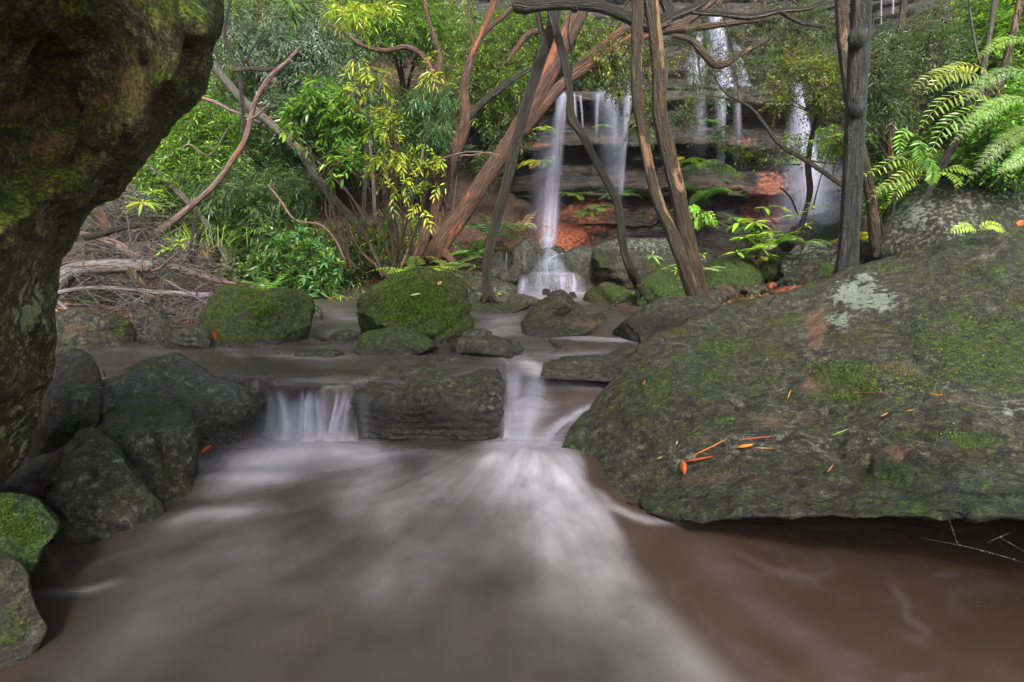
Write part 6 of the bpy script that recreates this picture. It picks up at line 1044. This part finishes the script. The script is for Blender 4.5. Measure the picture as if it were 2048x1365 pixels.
def litter(label, where, n, seed, L=.06, cols=col(4, BROWN, 3, (.15, .075, .045), 1, (.30, .10, .04), 2, (.26, .19, .12)), name='leaf_litter'):
    rng = np.random.default_rng(seed); B = []
    for (x, y, rx, ry, w) in where:
        k = int(n*w); c = np.stack([x+rng.normal(size=k)*rx, y+rng.normal(size=k)*ry], 1); z = ground_z(c[:, 0], c[:, 1])+.008; B.append(np.c_[c, z])
    B = np.vstack(B); B = B[(B[:, 2] > water_z(B[:, 0], B[:, 1])-.01) | (B[:, 1] > 7)]; k = len(B)
    D = rng.normal(size=(k, 3))*[1, 1, .3]; V, Q, T, mv = leaf_arrays(B, D, np.tile([0, 0, 1.], (k, 1))+.5*rng.normal(size=(k, 3)), L*rng.uniform(.5, 1.3, k), L*.3*rng.uniform(.6, 1.4, k), droop=-.1)
    return tag(mk(name, V, [Q, T], M_LEAF, smooth=False, attrs={'leafcol': np.repeat(pick_col(rng, k, cols), mv, 0)}), label, 'leaf litter', kind='stuff')
litter('fallen brown and rust leaves carpeting the banks', [(-2.6, 6.2, 1.6, .8, .3), (-1.5, 7.5, 2, .8, .25), (-.3, 8.2, .7, .7, .12), (2.2, 4.6, .9, .5, .15), (2.6, 6.2, 1.5, 1, .1), (.6, 8.6, .5, .4, .06), (-2.8, 9, 2, 1, .1), (-3.4, 4.6, .6, .6, .1)], 16000, 3)
litter('rusty leaves caught among the stones on the left shore', [(-2.2, 4.1, .35, .25, .5), (-2.9, 4.5, .4, .3, .5)], 1200, 4, cols=col(2, RUST, 2, BROWN, 1, (.25, .10, .12)))

# ------------------------------------------------------------------ small things
def on_rock(label, px, py):
    """depth at which the named rock's surface shows at this pixel"""
    o, V, F, Nn = ROCKS[label]; qx, qy = pix(V); m = np.hypot(qx-px, qy-py); m = np.where(V[:, 1] < np.median(V[:, 1])+9, m, 1e9); i = np.argsort(m)[:12]; j = i[np.argmin(V[i, 1])]
    return V[j, 1], Nn[j]
BIG = 'enormous lichen and moss covered boulder filling the right foreground'
def stray(label, pts, cols_, rock_l=BIG, wd=.02, L=None, seed=0, name='fallen_leaf', cat='leaf', curl=.25, lift=.006):
    """a fallen leaf or needle lying along two pixels of a rock"""
    rng = np.random.default_rng(seed); (x0, y0), (x1, y1) = pts; d0, n0 = on_rock(rock_l, x0, y0); d1, n1 = on_rock(rock_l, x1, y1)
    a, b = W(x0, y0, d0-.004)+n0*lift, W(x1, y1, d1-.004)+n1*lift; D = (b-a)[None]; l = np.linalg.norm(D)
    V, Q, T, mv = leaf_arrays(a[None], D, (n0+n1)[None]/2, np.array([l]), np.array([wd]), hi=True, droop=-.02, fold=-curl)
    V2 = V-(n0+n1)/2*.0012    # a little thickness
    F = np.vstack([V, V2]); return tag(mk(name, F, [np.vstack([Q, Q[:, ::-1]+len(V)]), np.vstack([T, T[:, ::-1]+len(V)])], M_LEAF, smooth=False, attrs={'leafcol': np.tile(cols_, (len(F), 1))}), label, cat)
stray('curled orange-red leaf lying highest on the boulder nose, long arm', [(1372, 925), (1428, 916)], (.62, .13, .03), wd=.014, seed=1)
stray('folded orange-red leaf pointing down beside the long curled one', [(1366, 922), (1370, 952)], (.60, .14, .04), wd=.030, seed=2)
stray('long thin orange bark strip left of the round orange leaf', [(1382, 916), (1456, 881)], (.62, .20, .04), wd=.007, seed=3)
stray('round orange leaf on the boulder', [(1474, 897), (1508, 892)], (.65, .24, .05), wd=.026, seed=4)
stray('reddish curled strip just above the round orange leaf', [(1480, 882), (1545, 876)], (.45, .12, .05), wd=.008, seed=5)
for i, (p, c, l) in enumerate([([(1508, 898), (1548, 900)], (.6, .36, .1), 'yellow needle right of the round orange leaf'), ([(1655, 948), (1668, 932)], (.55, .28, .1), 'tan needle low on the boulder face'), ([(1662, 874), (1700, 860)], (.25, .42, .08), 'slim green leaf lying on the boulder'),
    ([(1706, 787), (1776, 788)], (.30, .14, .07), 'fine reddish twig lying level on the boulder'), ([(1855, 790), (1886, 794)], (.5, .2, .06), 'short orange needle in the olive moss'), ([(1810, 825), (1830, 822)], (.6, .3, .14), 'pair of pale needles, right one'), ([(1762, 836), (1776, 828)], (.6, .25, .1), 'pair of pale needles, left one'),
    ([(1287, 772), (1291, 762)], (.6, .3, .06), 'tiny orange needle on the dark left flank'), ([(1352, 892), (1356, 884)], (.55, .5, .12), 'tiny yellow needle on the lower left flank'), ([(1315, 920), (1325, 916)], (.55, .42, .14), 'tiny straw piece at the boulder nose'), ([(1575, 800), (1582, 782)], (.6, .4, .1), 'yellow needle in the middle of the boulder'), ([(1340, 905), (1358, 922)], (.25, .1, .04), 'dark curled scrap beside the curled orange leaf')]):
    stray(l, p, c, wd=.005, seed=20+i, name='needle', cat='needle')
MB = 'big bright green mossy boulder in the middle of the stream'
stray('pale slim leaf lying on the bright mossy boulder', [(820, 592), (842, 588)], (.45, .50, .30), MB, wd=.016, seed=40); stray('brown leaf resting near the top of the bright mossy boulder', [(874, 571), (884, 564)], (.40, .26, .16), MB, wd=.03, seed=41)
tag(tube('stick', [(627, 674, 7), (655, 680, 8), (672, 690, 9), (694, 692, 5)], 3.9, B_DARK, seg=8, rel=.2, seed=1), 'small crooked dark stick caught in the water left of the mossy boulder', 'stick')
tag(tube('stick', [(1099, 680, 7), (1110, 688, 9), (1121, 697, 8)], 3.62, B_DARK, seg=8, rel=.2, seed=2), 'short dark stick poking out of the water right of the low dark rock', 'stick')
tag(tube('stick', [(1215, 690, 3, 5.0), (1240, 668, 3), (1268, 640, 4)], 4.9, B_PINK, seg=6, seed=3), 'thin bare stick leaning by the vivid green fern', 'stick')
tag(tube('stick', [(1595, 583, 3), (1630, 572, 4), (1690, 560, 3)], 4.3, B_PINK, seg=6, seed=4), 'thin root lying on the leaf litter behind the boulder crest', 'stick')
tag(tube('stick', [(835, 548, 7, 6.6), (880, 520, 5), (960, 498, 4), (1005, 480, 3)], 7.4, B_DARK, seg=6, seed=5), 'dark dead branch lying left of the cascade', 'stick')
for i, (x, y, x2, y2, dd, c, wd, lb) in enumerate([(1225, 712, 1262, 699, 3.42, (.22, .30, .03), .028, 'green and yellow leaf stranded on the wet stone at the ledge'), (424, 655, 436, 684, 3.72, (.22, .08, .03), .04, 'rust coloured dead leaf hanging at the left foot of the squat boulder'), (402, 905, 425, 890, 2.35, (.45, .13, .03), .03, 'orange leaf at the waterline under the long dark rock'), (206, 740, 212, 758, 2.6, (.6, .16, .04), .02, 'small orange leaf stuck left on the long dark rock'), (2036, 452, 2048, 440, 3.0, (.6, .14, .04), .04, 'orange leaf tip at the right end of the boulder rim'), (1690, 600, 1706, 588, 3.1, (.55, .30, .05), .03, 'yellow-orange flake in the pale lichen patch')]):
    a, b = W(x, y, dd), W(x2, y2, dd+.02); V, Q, T, mv = leaf_arrays(a[None], (b-a)[None], np.array([[0, -.5, .8]]), np.array([np.linalg.norm(b-a)]), np.array([wd]), hi=True, droop=.0, fold=.2)
    tag(mk('fallen_leaf', np.vstack([V, V+[0, .001, -.0015]]), [np.vstack([Q, Q[:, ::-1]+len(V)]), np.vstack([T, T[:, ::-1]+len(V)])], M_LEAF, smooth=False, attrs={'leafcol': np.tile(c, (2*len(V), 1))}), lb, 'leaf')
# spider thread with drops in the hollow under the boulder
M_DROP = mat_plain('dew', (.7, .75, .7), .1)
tb = [tube_arrays(W(*np.array(p).T), np.full(len(p), .00028), 4, 0, step=.05) for p in ([(1890, 1015, 1.45), (1905, 1060, 1.45), (1916, 1090, 1.45)], [(1916, 1090, 1.45), (1980, 1105, 1.44), (2060, 1130, 1.44)], [(1840, 1076, 1.5), (1916, 1090, 1.45)], [(1975, 1085, 1.45), (2020, 1066, 1.45)], [(2000, 1075, 1.45), (2060, 1110, 1.45)])]
rng = np.random.default_rng(3); dr = []
for k in range(46):
    t = rng.uniform(); s = rng.integers(0, 4); A = [(1890, 1015, 1916, 1090), (1916, 1090, 2048, 1124), (1975, 1085, 2020, 1066), (2000, 1075, 2060, 1110)][s]
    c = W(A[0]+(A[2]-A[0])*t, A[1]+(A[3]-A[1])*t, 1.44); r_ = rng.uniform(.0008, .0018); dr.append(tube_arrays(np.array([c-[0, 0, r_], c, c+[0, 0, r_]]), np.array([r_*.5, r_, r_*.5]), 5, 0))
v, q, t, c = join(tb+dr)
tag(mk('spider_thread', v, [q, t], M_DROP), 'spider threads beaded with dew in the dark hollow under the big boulder', 'spider web')
# moss tufts on the nearest rocks
def tufts(label, n, seed, mossy, L=.010, thr=.55, ymax=4.0):
    o, V, F, Nn = ROCKS[label]; rng = np.random.default_rng(seed); f = F[rng.integers(0, len(F), n*3)]; w = rng.dirichlet(np.ones(4), len(f))
    P = (V[f]*w[..., None]).sum(1); N_ = Nn[f[:, 0]]; qx, qy = pix(P); m = blobs(qx, qy, mossy)+.7*fbm(P, 5, 3)+.5*fbm(P, 16, 2); cam_side = (np.array([0, 0, 1.])-P); ok = (m > thr) & ((N_*cam_side).sum(1) > 0)
    P, N_ = P[ok][:n], N_[ok][:n]; k = len(P)
    if not k: return
    D = N_+rng.normal(size=(k, 3))*.8+[0, 0, .3]; Vv, Q, T, mv = leaf_arrays(P-N_*.001, D, rng.normal(size=(k, 3)), L*rng.uniform(.5, 1.4, k), L*.35*rng.uniform(.7, 1.4, k), droop=.1)
    tag(mk('moss', Vv, [Q, T], M_LEAF, parent=o, smooth=False, attrs={'leafcol': np.repeat(pick_col(rng, k, col(3, (.10, .16, .02), 3, (.05, .10, .02), 1, (.20, .30, .05)), .35), mv, 0)}), kind='stuff')
tufts(BIG, 60000, 1, [(1700, 760, 130, 60, .75), (1950, 700, 200, 130, .8), (1500, 720, 200, 90, .45), (1560, 960, 60, 30, .6), (1300, 780, 120, 100, .4), (1950, 880, 140, 50, .5), (2000, 560, 120, 60, .5)], L=.010)
tufts(MB, 30000, 2, [(830, 600, 120, 70, .9)], L=.014)
tufts('squat mossy boulder at the left bank with a scoop in its face', 14000, 3, [(500, 610, 120, 50, .7)], L=.013)
tufts('bright green mossy rock at the left edge of the photo', 22000, 4, [(20, 1050, 120, 70, .9)], L=.006)
tufts('wedge rock with one bright lime moss cheek', 3000, 5, [(1655, 540, 18, 24, 1.2)], L=.012, thr=.7)
